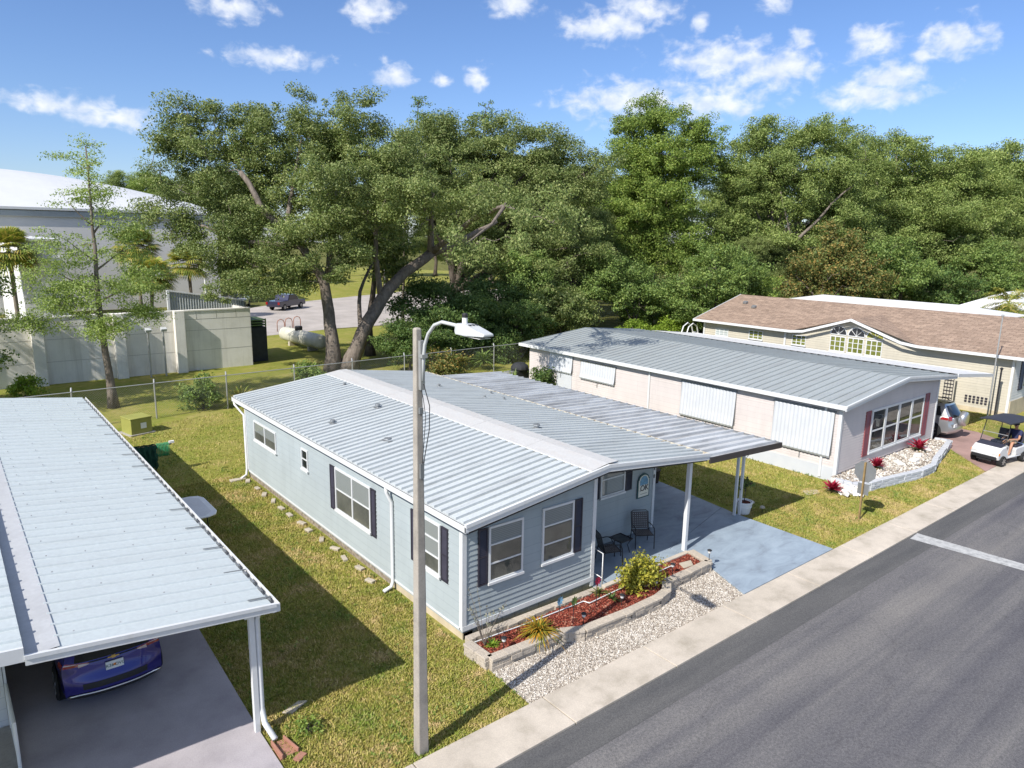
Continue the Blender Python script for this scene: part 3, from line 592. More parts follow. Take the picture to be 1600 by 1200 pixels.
m = MB(); m.prism([(33.0,9.61),(38.2,9.61),(39.8,12.2),(40.5,27),(35.75,27),(35.75,12.2)], -.05, .05); structure(m.build('red_driveway', 'red_concrete'))
PARK = [(20,63.5),(31,65.8),(39,65.6),(52,70),(75,83),(90,100),(60,104),(34,92),(26,86),(20,80)]
m = MB(); m.add([(x,y,.012) for x,y in PARK], [tuple(range(len(PARK)))]); structure(m.build('parking_lot', 'lot_concrete'))
m = MB(); m.add([(x,y,.018) for x,y in [(41,69.5),(47,70.5),(52,74.5),(46,74.5)]], [(0,1,2,3)]); structure(m.build('parking_island', 'lawn'))
m = MB(); m.add([(x,y,.008) for x,y in [(40,92),(64,106),(120,140),(90,190),(20,170)]], [(0,1,2,3,4)]); structure(m.build('far_lawn', 'lawn'))
GRAVEL = [(8.38,9.62),(15.8,9.62),(16.4,11.1),(16.3,11.1),(14.35,11.02),(13.5,10.62),(10.95,10.7),(10.4,10.95),(8.42,11.0)]
m = MB(); m.add([(x,y,.012) for x,y in GRAVEL], [tuple(range(len(GRAVEL)))]); structure(m.build('gravel_bed', 'gravel_bed'))
o = scatter_chips(poly_sampler(GRAVEL, .012), 24000, .020, 'gravel_stone', 'gravel_stones', seed=4, flat=.6); tag(o, 'loose white and cream gravel between the planter and the sidewalk', 'gravel', kind='stuff')
# grass: short blades over the near lawns
def grass(polys, name, label, seed):
    rg = np.random.default_rng(seed); A = []
    for poly, n, h in polys:
        P = poly_sampler(poly, .004)(n, rg); n = len(P); an = rg.random(n)*2*math.pi; hh = h*(.5+rg.random(n)); ln = rg.normal(size=(n,2))*.6*hh[:,None]; wv = .011+.008*rg.random(n)
        a = P.copy(); a[:,0] -= np.cos(an)*wv; a[:,1] -= np.sin(an)*wv; b = P.copy(); b[:,0] += np.cos(an)*wv; b[:,1] += np.sin(an)*wv
        c = P.copy(); c[:,2] += hh; c[:,:2] += ln; A.append(np.stack([a,b,c],1).reshape(-1,3))
    return tag(fast_mesh(name, np.concatenate(A), 3, 'grass_blade'), label, 'grass', kind='stuff')
grass([([(3.86,9.57),(4.6,9.50),(5.3,9.60),(6.2,9.52),(7.1,9.61),(7.7,9.53),(8.36,9.58),(8.6,16),(3.9,16)], 76000, .045), ([(4,16),(8.55,16),(8.55,27),(4,27)], 60000, .05), ([(4,27),(16,27),(30,39),(18,39),(4,36)], 40000, .055)], 'grass', 'mottled green and straw coloured lawn beside the blue house', 21)
grass([([(20.45,9.56),(21.3,9.62),(22.4,9.53),(23.6,9.61),(24.8,9.54),(26.2,9.6),(26.5,13),(20.6,13)], 48000, .05), ([(26.2,9.57),(28,9.61),(29.5,9.54),(31,9.6),(32.9,9.56),(35.6,11.9),(30,10.9),(26.6,11.4)], 30000, .05), ([(21,13),(26.5,13),(26.5,28),(21,28)], 40000, .055), ([(39.9,12),(44.7,12),(44.7,14),(40,14)], 6000, .05)], 'grass', 'patchy lawn with dry spots around the pink house and stop sign', 22)
rgt = np.random.default_rng(31); Q = []
cl = [(4+4.4*rgt.random(), 9.9+25*rgt.random()**1.4) for _ in range(34)]+[(20.8+5.2*rgt.random(), 9.9+3.5*rgt.random()) for _ in range(14)]+[(27+5*rgt.random(), 9.8+1.0*rgt.random()) for _ in range(8)]
for cx, cy in cl:   # patches of broad-leaved weeds and thicker tufts
    for _ in range(int(5+14*rgt.random())):
        x, y = cx+.22*rgt.normal(), cy+.22*rgt.normal()
        if y > 9.62 and (x < 8.4 or x > 20.6): Q.append(rosette((x,y,0), 7, .09+.07*rgt.random(), .022, (.3,1.3), .3, int(rgt.random()*1e6), 2))
def edge_tufts(x0,y0,x1,y1,n,h):
    for _ in range(n):
        t = rgt.random(); Q.append(rosette((x0+(x1-x0)*t+.03*rgt.normal(), y0+(y1-y0)*t+.03*rgt.normal(), 0), 6, h*(.5+.8*rgt.random()), .014, (.7,1.45), .25, int(rgt.random()*1e6), 2))
edge_tufts(8.5,12.4,8.5,26,90,.13); edge_tufts(5.82,9.68,6.08,9.92,14,.14); edge_tufts(26.5,12.9,26.5,22,70,.15); edge_tufts(4.02,12.3,4.1,24,50,.12); edge_tufts(8.3,9.7,8.34,12,24,.11); edge_tufts(20.6,9.8,20.7,12.6,22,.1); edge_tufts(26.7,11.35,32,11.05,30,.12); edge_tufts(23.45,10.2,23.55,10.35,6,.15)
tag(fast_mesh('weeds', np.concatenate(Q), 4, 'leaf_bright'), 'small bright green weed tufts scattered through the lawn', 'weeds', kind='stuff')
# ------------------------------------------------------------------ blue mobile home
HX, HY, HR, HB, PY = 8.62, 12.33, 17.2, 26.6, 13.99
H = thing('mobile_home', 'pale blue mobile home with white ribbed metal roof, dark shutters and attached carport', 'house', (HX, HY, 0))
FL, FF, FP = face_mx(HX), face_my(HY), face_my(PY)
RIB = [(0,0),(.43,0),(.44,.062),(.95,.062),(.99,0)]
ZL, ZA, ZR = 3.0, 3.52, 3.07
def roof_z(x): return ZL+(ZA-ZL)*(x-8.45)/(12.9-8.45) if x < 12.9 else ZA+.04-(ZA+.04-ZR)*(x-12.9)/(17.06-12.9)
m = MB(); siding(m, FL, HY, HB, .30, 2.93, .115, .020); m.quad(FL(HY,.2,0),FL(HB,.2,0),FL(HB,2.98,0),FL(HY,2.98,0)); m.build('wall', 'siding_blue', H)
m = MB(); siding(m, FF, HX, 12.83, .36, 3.42, .132, .024, clip=lambda z: (HX if z < 2.93 else 8.45+(z-2.93)/(ZA-ZL)*4.45, 12.83)); m.quad(FF(HX,.2,0),FF(12.83,.2,0),FF(12.83,3.45,0),FF(HX,2.95,0))
m.quad((12.83,HY,.1),(12.83,PY,.1),(12.83,PY,3.45),(12.83,HY,3.45)); m.build('wall', 'siding_blue', H)
m = MB(); siding(m, FP, 12.83, HR, .10, 3.0, .132, .016); m.quad(FP(12.83,.1,0),FP(HR,.1,0),FP(HR,3.0,0),FP(12.83,3.45,0)); m.quad((HR,PY,.05),(HR,HB,.05),(HR,HB,3.0),(HR,PY,3.0)); m.quad((HX,HB,.05),(HR,HB,.05),(HR,HB,3.0),(HX,HB,3.0)); m.build('wall', 'siding_blue', H)
m = MB(); m.quad((HX,HB,3),(HR,HB,3),(13,HB,3.45),(12.8,HB,3.45)); m.build('rear_gable', 'siding_blue', H)
m = MB(); m.box(HX+.02,HX+.3,HY+.02,15.6,-.05,.31); m.build('skirt', 'skirt_tan', H)
m = MB(); m.box(HX+.03,HX+.3,15.6,HB,-.05,.30); m.build('stone_skirt', 'skirt_stone', H)
m = MB()
for i in range(11):
    for k in range(2): m.box(HX+.05+i*.385,HX+.05+i*.385+.375,HY+.02,HY+.2,k*.17,k*.17+.163)
m.build('block_skirt', 'block_grey', H)
m = MB(); fbox(m,FF,HX-.02,12.86,.25,.37,0,.04); m.build('base_trim', 'trim_white', H)
m = MB(); fbox(m,FL,HY+.05,HB,.26,.31,0,.03); m.build('base_trim', 'trim_white', H)
for (x,y,w,z1) in ((HX,HY,.09,2.95),(12.83,HY,.09,3.44),(HR,PY,.08,3.02)):
    m = MB(); m.box(x-.03,x+w,y-.035,y+w,.27 if x<12 else .3,z1) if x < 12 else m.box(x-w,x+.03,y-.035,y+w,.1,z1); m.build('corner_trim', 'trim_white', H)
m = MB(); m.box(HX-.03,HX+.08,HB-.08,HB+.03,.25,2.95); m.build('corner_trim', 'trim_white', H)
# roof
YF, YB = 11.92, 27.45
m = MB(); ribbed(m, 8.47, ZL, 12.55, roof_z(12.55), YF+.03, YB, .30, RIB); m.build('roof', 'roof_white', H)
m = MB(); ribbed(m, 13.1, roof_z(13.1), 17.0, ZR, YF+.03, YB, .30, RIB); m.build('roof', 'roof_white', H)
m = MB(); xs = [12.24,12.26,12.84,13.2,13.22]; 
for y0, y1 in [(YF+.02+i*2.6, min(YF+.02+(i+1)*2.6-.006, YB+.02)) for i in range(6)]:
    z = [roof_z(12.24)+.045, roof_z(12.24)+.075, ZA+.085, roof_z(13.2)+.085, roof_z(13.2)+.04]
    m.grid([[(x,y0,zz),(x,y1,zz)] for x,zz in zip(xs,z)])
m.build('ridge_cap', 'ridge_white', H)
m = MB(); 


bar_along(m,(8.40,YF,ZL),(12.85,YF,ZA),.05,-.13,.06); bar_along(m,(12.85,YF,ZA),(17.08,YF,ZR-.02),.05,-.13,.06); bar_along(m,(8.40,YF-.035,ZL),(12.85,YF-.035,ZA),.02,-.02,.065); bar_along(m,(12.85,YF-.035,ZA),(17.08,YF-.035,ZR-.02),.02,-.02,.065); m.build('fascia', 'trim_white', H)
m = MB(); bar_along(m,(8.47,YF+.05,ZL),(12.85,YF+.05,ZA),.04,-.20,-.131); bar_along(m,(12.85,YF+.05,ZA),(17.05,YF+.05,ZR),.04,-.20,-.131); m.build('soffit_band', 'dark_trim', H)
m = MB(); m.quad((8.5,YF,ZL-.10),(12.85,YF,ZA-.10),(12.85,YB-.1,ZA-.10),(8.5,YB-.1,ZL-.10)); m.quad((12.85,YF,ZA-.10),(17.0,YF,ZR-.10),(17.0,YB-.1,ZR-.10),(12.85,YB-.1,ZA-.10)); m.build('soffit', 'white_wall', H)
m = MB(); m.box(8.40,8.47,YF-.02,YB,ZL-.15,ZL-.14); m.box(8.40,8.42,YF-.02,YB,ZL-.15,ZL+.02); m.box(8.395,8.43,YF-.02,YB,ZL+.0,ZL+.02); m.box(8.46,8.48,YF-.02,YB,ZL-.15,ZL-.02); m.build('gutter', 'trim_white', H)
m = MB(); bar_along(m,(8.47,YB,ZL),(12.85,YB,ZA),.04,-.12,.06); bar_along(m,(12.85,YB,ZA),(17.05,YB,ZR),.04,-.12,.06); m.build('rear_fascia', 'trim_white', H)
m = MB(); m.box(16.98,17.0,YF+.03,YB,ZR-.1,ZR+.03); m.box(17.12,17.14,YF+.03,YB,ZR-.1,ZR+.03); m.box(17.0,17.12,YF+.03,YB,ZR-.1,ZR-.09)
gh = m.build('valley_gutter', 'gutter_cream', H)
y = 12.3
while y < YB: m = MB(); m.box(16.9,17.16,y,y+.03,ZR+.03,ZR+.045); m.build('gutter_strap', 'gutter_rust', gh); y += .62
for x, y, hh, rr in ((9.6,21.1,.10,.09),(11.4,21.4,.12,.10),(10.0,18.2,.05,.12),(12.0,25.2,.08,.06),(15.2,23.4,.09,.06),(16.5,21.7,.10,.05),(15.6,20.9,.08,.05),(16.2,20.5,.08,.05),(13.85,15.9,.12,.11)):
    m = MB(); z = roof_z(x); m.lathe((x,y,z), [(rr*1.5,.0),(rr*1.5,.05),(rr*.7,.055),(rr*.7,hh),(rr,hh+.01),(rr*.9,hh+.05)], 12); m.build('roof_vent', 'metal_grey', H, smooth=False)
# windows and shutters
window(FL, 23.5, 25.65, 1.72, 2.46, H, rows=1, cols=2, split=[], screen=2.05); window(FL, 20.8, 21.3, 1.80, 2.48, H, back='room_dark')
window(FL, 16.65, 18.83, 1.18, 2.49, H, cols=2, rows=2, screen=1.82); shutter(FL,18.87,19.18,1.12,2.49,H); shutter(FL,16.36,16.62,1.12,2.49,H)
window(FL, 13.2, 14.2, 1.26, 2.57, H, rows=3, screen=1.68); shutter(FL,12.88,13.16,1.22,2.57,H); shutter(FL,14.24,14.52,1.22,2.57,H)
window(FF, 9.33, 10.37, 1.25, 2.65, H, rows=3, screen=2.17); shutter(FF,9.03,9.3,1.24,2.65,H)
window(FF, 10.98, 12.04, 1.25, 2.70, H, rows=3, screen=2.20); shutter(FF,12.07,12.34,1.24,2.69,H)
window(FP, 14.72, 15.78, 1.63, 2.72, H, rows=2); shutter(FP,14.40,14.68,1.62,2.72,H); shutter(FP,15.82,16.1,1.62,2.72,H)
# downspouts
m = MB(); m.tube([(8.44,27.3,2.88),(8.44,27.25,2.75),(8.56,26.62,2.45),(8.56,26.62,.35),(8.5,26.55,.12),(8.25,26.4,.07)], .045, 8); m.build('downspout', 'trim_white', H, smooth=True)
m = MB(); m.tube([(8.44,15.5,2.86),(8.45,15.5,2.72),(8.56,15.44,2.45),(8.56,15.44,.25),(8.5,15.42,.12),(8.25,15.38,.08)], .05, 8); m.build('downspout', 'trim_white', H, smooth=True)
# porch posts and carport
for x, y, zt in ((16.69,12.28,2.93),):
    m = MB(); m.box(x-.06,x+.06,y-.06,y+.06,.05,zt); m.build('porch_post', 'trim_white', H, bevel=.006)
for x, y in ((20.33,13.02),(20.33,18.2),(20.33,25.8)):
    m = MB(); m.box(x-.035,x+.035,y-.045,y+.045,.05,2.72); m.build('carport_post', 'trim_white', H, bevel=.005)
m = MB(); m.box(20.5,20.58,12.92,13.0,.05,2.70); m.build('carport_post', 'trim_white', H, bevel=.005)
m = MB(); m.tube([(20.6,12.96,2.2),(20.88,12.9,2.68)], .012, 6); m.tube([(20.6,12.98,1.95),(21.0,12.7,2.66)], .01, 6); m.build('brace', 'metal_grey', H)
CR = [(0,0),(.34,0),(.35,.085),(.52,.085),(.56,0)]
m = MB(); ribbed(m, 17.1, 2.93, 20.92, 2.74, 11.93, 26.9, .40, CR, .03); m.build('carport_roof', 'roof_carport', H)
m = MB(); bar_along(m,(17.10,11.90,2.93),(20.96,11.90,2.74),.05,-.13,.05); m.build('carport_fascia', 'brown_trim', H)
m = MB(); m.box(20.92,20.98,11.9,26.9,2.62,2.78); m.build('carport_edge', 'metal_grey', H)
m = MB(); m.box(20.25,20.42,12.0,26.8,2.60,2.72); m.build('carport_beam', 'trim_white', H)
for z, d in ((2.07,'4'),(1.83,'8')):
    text_part('house_number', d, .16, 'ink_dark', H, Matrix.Translation((17.15-HX, PY-.042-HY, z)) @ Matrix.Rotation(R(90),4,'X'))
# objects around the blue house
S = thing('house_sign', 'arch-topped welcome plaque with blue scene and dark script hung on the porch wall', 'sign', (16.64, PY-.02, 1.2))
def arch(x0,x1,z0,zs,zt,n=10):
    p = [(x0,z0),(x1,z0),(x1,zs)]; c = (x0+x1)/2; r = (x1-x0)/2*.86
    p += [(c+r*math.cos(math.pi*i/n), zs+(zt-zs)*math.sin(math.pi*i/n)) for i in range(n+1)] + [(x0,zs)]
    return p
m = MB(); m.prism_y(arch(16.37,16.92,1.24,1.85,2.03), PY-.055, PY-.024); m.build('frame', 'sign_teal', S)
m = MB(); m.prism_y(arch(16.41,16.88,1.28,1.83,1.98), PY-.062, PY-.05); fc = m.build('panel', 'sign_ivory', S)
m = MB(); m.prism_y(arch(16.46,16.83,1.66,1.83,1.95), PY-.068, PY-.06); m.build('picture', 'sign_blue', S)
MR = lambda x, z: Matrix.Translation((x-16.64, -.05, z-1.2)) @ Matrix.Rotation(R(90),4,'X')
text_part('lettering', 'OK', .26, 'ink_dark', S, MR(16.67,1.55)); text_part('lettering', '.', .25, 'ink_dark', S, MR(16.48,1.55))
m = MB(); m.box(16.5,16.8,PY-.066,PY-.061,1.365,1.375); m.build('underline', 'ink_dark', S)
# planter
PO = [(8.42,11.85),(8.44,11.05),(10.42,10.93),(10.92,10.68),(11.3,10.66),(12.4,10.6),(13.5,10.62),(13.95,10.72),(14.35,11.05),(15.3,11.05),(16.25,11.08),(16.42,11.85)]
PT = thing('garden_planter', 'low curved retaining planter of split grey-tan blocks in front of the blue house', 'planter', (12.2,11.3,0))
def wall_blocks(mb, pts, w, hs, bl, rg, jit=.012, gap=.006):
    P = [np.array(p,float) for p in pts]
    for ci, (z0,z1) in enumerate(hs):
        for i in range(len(P)-1):
            d = P[i+1]-P[i]; L = np.linalg.norm(d); d /= L; nrm = np.array([d[1],-d[0]]); s = (ci%2)*(-bl/2)
            while s < L:
                a = max(0,s); b = min(L, s+bl*(.85+.3*rg.random())); s = b+gap
                if b-a < .04: continue
                o = rg.normal()*jit; q = [P[i]+d*a+nrm*(w/2+o), P[i]+d*b+nrm*(w/2+o+rg.normal()*jit*.6), P[i]+d*b-nrm*w/2, P[i]+d*a-nrm*w/2]
                mb.prism([tuple(x) for x in q], z0, z1-gap*.7)
rgb_ = np.random.default_rng(4); m = MB(); wall_blocks(m, PO, .20, [(0,.115),(.115,.23)], .30, rgb_); m.build('block_wall', 'split_block', PT, bevel=.008)
m = MB(); wall_blocks(m, PO, .24, [(.23,.30)], .42, rgb_, .006); m.build('cap', 'split_block', PT, bevel=.01)
INN = [(8.5,11.8),(8.55,11.15),(10.45,11.04),(10.95,10.79),(12.4,10.72),(13.45,10.74),(13.85,10.83),(14.3,11.16),(16.15,11.2),(16.3,11.85)]
m = MB(); m.prism([(8.5,11.78)]+INN[1:-1]+[(16.3,11.85)], .02, .20); m.build('soil', 'soil', PT)
o = scatter_chips(poly_sampler(INN, .2), 7500, .032, 'mulch_chip', 'mulch', PT, flat=.35, seed=8); o['kind'] = 'stuff'
m = MB()
for a, b in (((8.45,11.82),(9.81,11.72)),((9.81,11.72),(11.6,11.66)),((11.6,11.66),(11.86,11.66)),((11.86,11.66),(11.92,11.5)),((11.92,11.5),(13.5,11.57)),((13.5,11.57),(15.4,11.6))):
    m.tube([(*a,.24),(*b,.24)], .013, 6)
m.build('edging', 'white_plastic', PT)
m = MB(); m.box(12.86,16.4,11.86,12.0,.0,.24); m.box(12.86,16.0,12.0,12.06,0,.12); structure(m.build('porch_kerb', 'sidewalk_concrete', bevel=.01))
m = MB(); wall_blocks(m, [(8.6,12.1),(12.8,11.98)], .2, [(0,.1),(.1,.2)], .3, rgb_); tag(m.build('block_border', 'split_block'), 'low row of rough stone blocks between house skirt and white edging', 'stone border')
# planter plants
def plant_obj(name, label, Q, mat, base):
    o = thing(name, label, 'plant', base); fast_mesh('leaves', Q, 4, mat, o); return o
plant_obj('ornamental_grass', 'green and orange arching grass clump in the planter', rosette((9.98,11.2,.26), 170, .82, .026, (.35,1.45), .6, 5), 'leaf_orange_grass', (9.98,11.15,.2))
bush('croton_shrub', 'yellow-green leafy shrub in the planter beside the patio chairs', (13.62,11.35,.2), .54, .46, .45, 'leaf_yellow', 110, 36, .20, .085, 7)
tw = thing('twiggy_plant', 'sparse grey twiggy plant at the house corner end of the planter', 'plant', (8.72,11.6,.2)); rg1 = np.random.default_rng(3); m = MB(); Q = []
for i in range(14):
    a = rg1.random()*6.28; L = .5+.8*rg1.random(); p1 = np.array([8.72,11.6,.2])+np.array([math.cos(a)*.22*L,math.sin(a)*.22*L,L*.6]); p2 = p1+np.array([math.cos(a)*.25*L,math.sin(a)*.2*L,L*.45])
    m.tube([(8.72,11.6,.2),p1,p2], [.009,.006,.003], 4)
    pts = np.array([p1+(p2-p1)*rg1.random() + rg1.normal(size=3)*.03 for _ in range(9)]); Q.append(leaves_at(pts, np.zeros((9,3)), .06))
m.build('stems', 'bark_oak', tw); fast_mesh('leaves', np.concatenate(Q), 4, 'leaf_grey', tw)
plant_obj('corner_succulent', 'small bright green succulent under the twiggy plant', rosette((8.85,11.5,.2), 40, .26, .035, (.3,1.2), .3, 6), 'leaf_hedge', (8.85,11.5,.2))
plant_obj('bromeliad', 'small dark spiky bromeliad in the mulch behind the solar lights', rosette((12.55,11.35,.2), 26, .34, .03, (.3,1.2), .3, 9), 'leaf_dark', (12.55,11.35,.2))
plant_obj('red_cordyline', 'small reddish plant by the patio handrail', rosette((12.5,11.75,.2), 30, .35, .04, (.2,1.3), .3, 10), 'leaf_magnolia', (12.5,11.75,.2))
def solar(x, y, z, label, h=.22):
    t = thing('solar_light', label, 'garden light', (x,y,z), group='small solar lights along the planter')
    m = MB(); m.tube([(x,y,z),(x,y,z+h)], .01, 6); m.build('stake', 'black_plastic', t)
    m = MB(); m.lathe((x,y,z+h), [(.03,0),(.045,.02),(.045,.08),(.03,.085)], 10); m.build('lens', 'lamp_glass', t, smooth=False)
    m = MB(); m.lathe((x,y,z+h+.085), [(.07,0),(.06,.02),(.02,.035)], 10); m.build('cap', 'black_plastic', t); return t
solar(8.95,11.2,.2,'solar garden light at the corner end of the planter'); solar(11.1,10.88,.2,'solar garden light at the curve of the planter near the dark stake')
solar(12.5,10.95,.2,'solar garden light in the mulch midway along the curved planter'); solar(13.78,10.95,.2,'solar garden light right below the yellow shrub'); solar(14.9,11.3,.2,'solar garden light between yellow shrub and stepping stone')
solar(16.3,11.12,.3,'black solar light standing on the driveway end of the planter wall', .2)
def stake(x, y, h, label, fl):
    t = thing('garden_stake', label, 'garden ornament', (x,y,.2)); m = MB(); m.tube([(x,y,.15),(x,y,.2+h)], .009, 6); m.build('rod', 'dark_trim', t)
    Q = []; c = np.array([x,y,.2+h])
    for k in range(8):
        a = k*math.pi/4; d = np.array([math.cos(a)*.8,-.2,math.sin(a)]); Q += blade_strip([c,c+d*.07,c+d*.14],[.01,.035,.004],np.array([0,-1,.2]))
    fast_mesh('ornament', np.array(Q).reshape(-1,3), 4, fl, t); return t
stake(11.95,11.3,.72,'dark garden stake with reddish flower top by the patio corner','leaf_red'); stake(10.92,11.05,.62,'thin garden stake with dark top in the red mulch','leaf_dark')
stake(11.0,11.62,.35,'small stake with teal ornament beside the house skirt','sign_blue')
m = MB(); m.prism([(15.42,11.3),(15.78,11.26),(15.98,11.5),(15.55,11.58)], .2, .245); tag(m.build('stepping_stone', 'step_stone', bevel=.01), 'pale square stepping stone in the mulch at the driveway end', 'paver')
# paving blocks along the left wall
rg2 = np.random.default_rng(6)
for i, y in enumerate(np.linspace(16.2,25.9,13)):
    m = MB(); w_ = .065+.02*rg2.random(); l_ = .17+.05*rg2.random(); x = 8.36+.03*rg2.normal(); y += .1*rg2.normal(); m.obox((x,y,.035), (w_*2,l_*1.5,.09), (0,0,.3*rg2.normal()))
    tag(m.build('paving_block', 'step_stone', bevel=.012), 'pale concrete block lying in the grass along the blue house side wall', 'paver', 'pale blocks along the side wall')
for y, lab in ((26.42,'small pale splash block under the rear downspout of the blue house'),):
    m = MB(); m.prism([(7.85,y-.12),(8.42,y-.08),(8.42,y+.12),(7.85,y+.16)], 0, .06); tag(m.build('splash_block', 'step_stone', bevel=.01), lab, 'splash block')
# patio furniture
def patio_chair(x, y, rz, label):
    t = thing('patio_chair', label, 'chair', (x,y,.058), rz, 'dark woven patio chairs')
    m = MB()
    for i in range(9):
        a = -.25+.5*i/8; m.quad((a-.022,-.24,.415),(a+.022,-.24,.415),(a+.022,.24,.40),(a-.022,.24,.40))
    for i in range(8):
        b = -.22+.44*i/7; m.box(-.26,.26,b-.02,b+.02,.405,.409)
    m.build('seat', 'wicker_dark', t, local=True)
    m = MB(); bk = lambda a, h: (a, .24+(h-.42)*.28, h)
    for i in range(8):
        a = -.23+.46*i/7; m.quad(bk(a-.022,.44),bk(a+.022,.44),bk(a+.022,.93),bk(a-.022,.93))
    for i in range(8):
        h = .46+.45*i/7; p = [bk(-.25,h-.02),bk(.25,h-.02),bk(.25,h+.02),bk(-.25,h+.02)]; m.quad(*[(q[0],q[1]-.006,q[2]) for q in p])
    m.build('backrest', 'wicker_dark', t, local=True)
    m = MB(); m.tube([bk(-.26,.40),bk(-.27,.92),bk(-.2,.97),bk(.2,.97),bk(.27,.92),bk(.26,.40)], .014, 6); m.tube([(-.27,-.25,.41),(.27,-.25,.41),(.27,.25,.40),(-.27,.25,.40),(-.27,-.25,.41)], .014, 6); m.build('frame', 'black_plastic', t, local=True, smooth=True)
    for s in (-1,1):
        m = MB(); m.tube([(s*.27,.26,.62),(s*.29,.0,.64),(s*.29,-.22,.62),(s*.29,-.27,.5),(s*.29,-.30,0)], .015, 6); m.build('armrest', 'black_plastic', t, local=True, smooth=True)
        m = MB(); m.tube([(s*.27,.24,.42),(s*.27,.32,.0)], .014, 6); m.build('leg', 'black_plastic', t, local=True)
    return t
patio_chair(14.3,13.1,R(66),'dark woven patio chair turned sideways beside the house corner'); patio_chair(15.95,13.3,R(-32),'dark woven patio chair facing the road beside the porch wall end')
t = thing('side_table', 'small black glass-topped patio table between the two woven chairs', 'table', (15.05,13.35,.058))
m = MB(); m.box(-.24,.24,-.24,.24,.43,.445)
m = MB()
for a,b,c,d in ((-.26,.26,-.26,-.23),(-.26,.26,.23,.26),(-.26,-.23,-.23,.23),(.23,.26,-.23,.23)): m.box(a,b,c,d,.43,.455)
m.build('frame', 'black_plastic', t, local=True); m = MB(); m.quad((-.23,-.23,.445),(.23,-.23,.445),(.23,.23,.445),(-.23,.23,.445)); m.build('table_top', 'dark_glass', t, local=True)
for sx, sy in ((-1,-1),(1,-1),(1,1),(-1,1)):
    m = MB(); m.tube([(sx*.22,sy*.22,.43),(sx*.14,sy*.14,.25),(sx*.2,sy*.2,0)], .012, 6); m.build('leg', 'black_plastic', t, local=True, smooth=True)
t = thing('handrail', 'slim white metal handrail at the patio edge beside the house corner', 'handrail', (13.0,12.05,.058)); m = MB(); m.tube([(12.98,12.1,.1),(12.98,12.1,1.05),(13.05,12.75,1.05),(13.05,12.75,.1)], .018, 6); m.tube([(12.98,12.1,.35),(13.05,12.75,.35)], .014, 6); m.build('rail', 'white_plastic', t, smooth=True)
# pot at the carport post
t = thing('flower_pot', 'large white ribbed flower pot with a leggy plant beside the carport post', 'plant pot', (20.82,12.98,0))
m = MB(); m.lathe((20.82,12.98,0), [(.17,0),(.2,.06),(.24,.26),(.25,.27),(.26,.3),(.25,.31),(.28,.42),(.29,.43),(.29,.47),(.26,.47),(.25,.43)], 20); m.build('pot', 'white_plastic', t, smooth=False)
m = MB(); m.lathe((20.82,12.98,.425), [(.25,0),(.1,.02)], 16); m.build('potting_soil', 'soil', t)
pl = tree('potted_plant', 'leggy dark green plant growing in the white pot', 'plant', (20.82,12.98,.43), [([(20.82,12.98,.43),(20.86,13.0,.8),(20.95,13.05,1.25)],.012,.006)], [(20.95,13.05,1.15,.36,.3)], 'leaf_shrub', 'bark_dark', 12, 22, .13, .085, 5, .9)
for x, y, h in ((21.25,12.95,.32),(21.35,12.6,.22)):
    t = thing('mushroom_light', 'small white dome garden light beside the white pot, %s one' % ('taller' if h > .3 else 'shorter'), 'garden light', (x,y,0)); m = MB(); m.tube([(x,y,0),(x,y,h)], .012, 6); m.build('stake', 'black_plastic', t); m = MB(); m.lathe((x,y,h), [(.09,0),(.08,.04),(.04,.07)], 12); m.build('dome', 'step_stone', t)
m = MB(); m.lathe((20.72,16.9,0), [(.2,0),(.25,.5),(.27,.52),(.27,.56)], 14); tag(m.build('bin', 'brown_bin'), 'dark brown bin standing in the grass behind the carport', 'bin')
bush('dry_shrub', 'straggly brownish shrub in the shade behind the carport', (21.9,18.6,0), .8,.9,.6, 'leaf_magnolia', 40, 50, .28, .12, 12)
# ------------------------------------------------------------------ left neighbour with carport
LN = thing('mobile_home', 'white neighbouring mobile home with a large flat carport roof at the left edge', 'house', (0,12.2,0))
LY0, LY1 = 11.78, 32.2
zl = lambda x: 3.03-(x-.83)*(3.03-2.63)/(4.2-.83)
SR = [(0,0),(.80,0),(.83,.026),(.91,.026),(.94,0)]
m = MB(); ribbed(m, .83, zl(.83), 4.10, zl(4.10), LY0+.03, LY1, .42, SR, .04); rp = m.build('carport_roof', 'roof_cream', LN)
rgs = np.random.default_rng(2); m = MB()
for x in (1.1,1.75,2.6,3.4):
    for y in np.arange(12.2,32,.84): m.box(x-.012,x+.012,y-.012,y+.012,zl(x)+.018,zl(x)+.034)
o = m.build('roof_screws', 'screw_grey', rp); o['kind'] = 'stuff'
m = MB(); m.quad((.36,LY0+.03,3.02),(.87,LY0+.03,3.045),(.87,LY1+.6,3.045),(.36,LY1+.6,3.02)); m.quad((.36,LY0+.03,2.97),(.87,LY0+.03,2.97),(.87,LY1+.6,2.97),(.36,LY1+.6,2.97)); m.build('flat_strip', 'strip_grey', LN)
m = MB(); ribbed(m, -4.6, 3.62, .42, 3.19, LY0+.03, LY1+.6, .42, [(0,0),(.5,0),(.54,.035),(.66,.035),(.7,0)], .14); m.build('house_roof', 'roof_cream', LN)
m = MB(); bar_along(m,(-4.6,LY0-.0,3.62),(.42,LY0-.0,3.16),.05,-.18,.04); bar_along(m,(.42,LY0,3.03),(4.15,LY0,zl(4.15)),.05,-.12,.04); bar_along(m,(.42,LY0-.035,3.03),(4.15,LY0-.035,zl(4.15)),.02,-.02,.045); m.build('fascia', 'trim_white', LN)
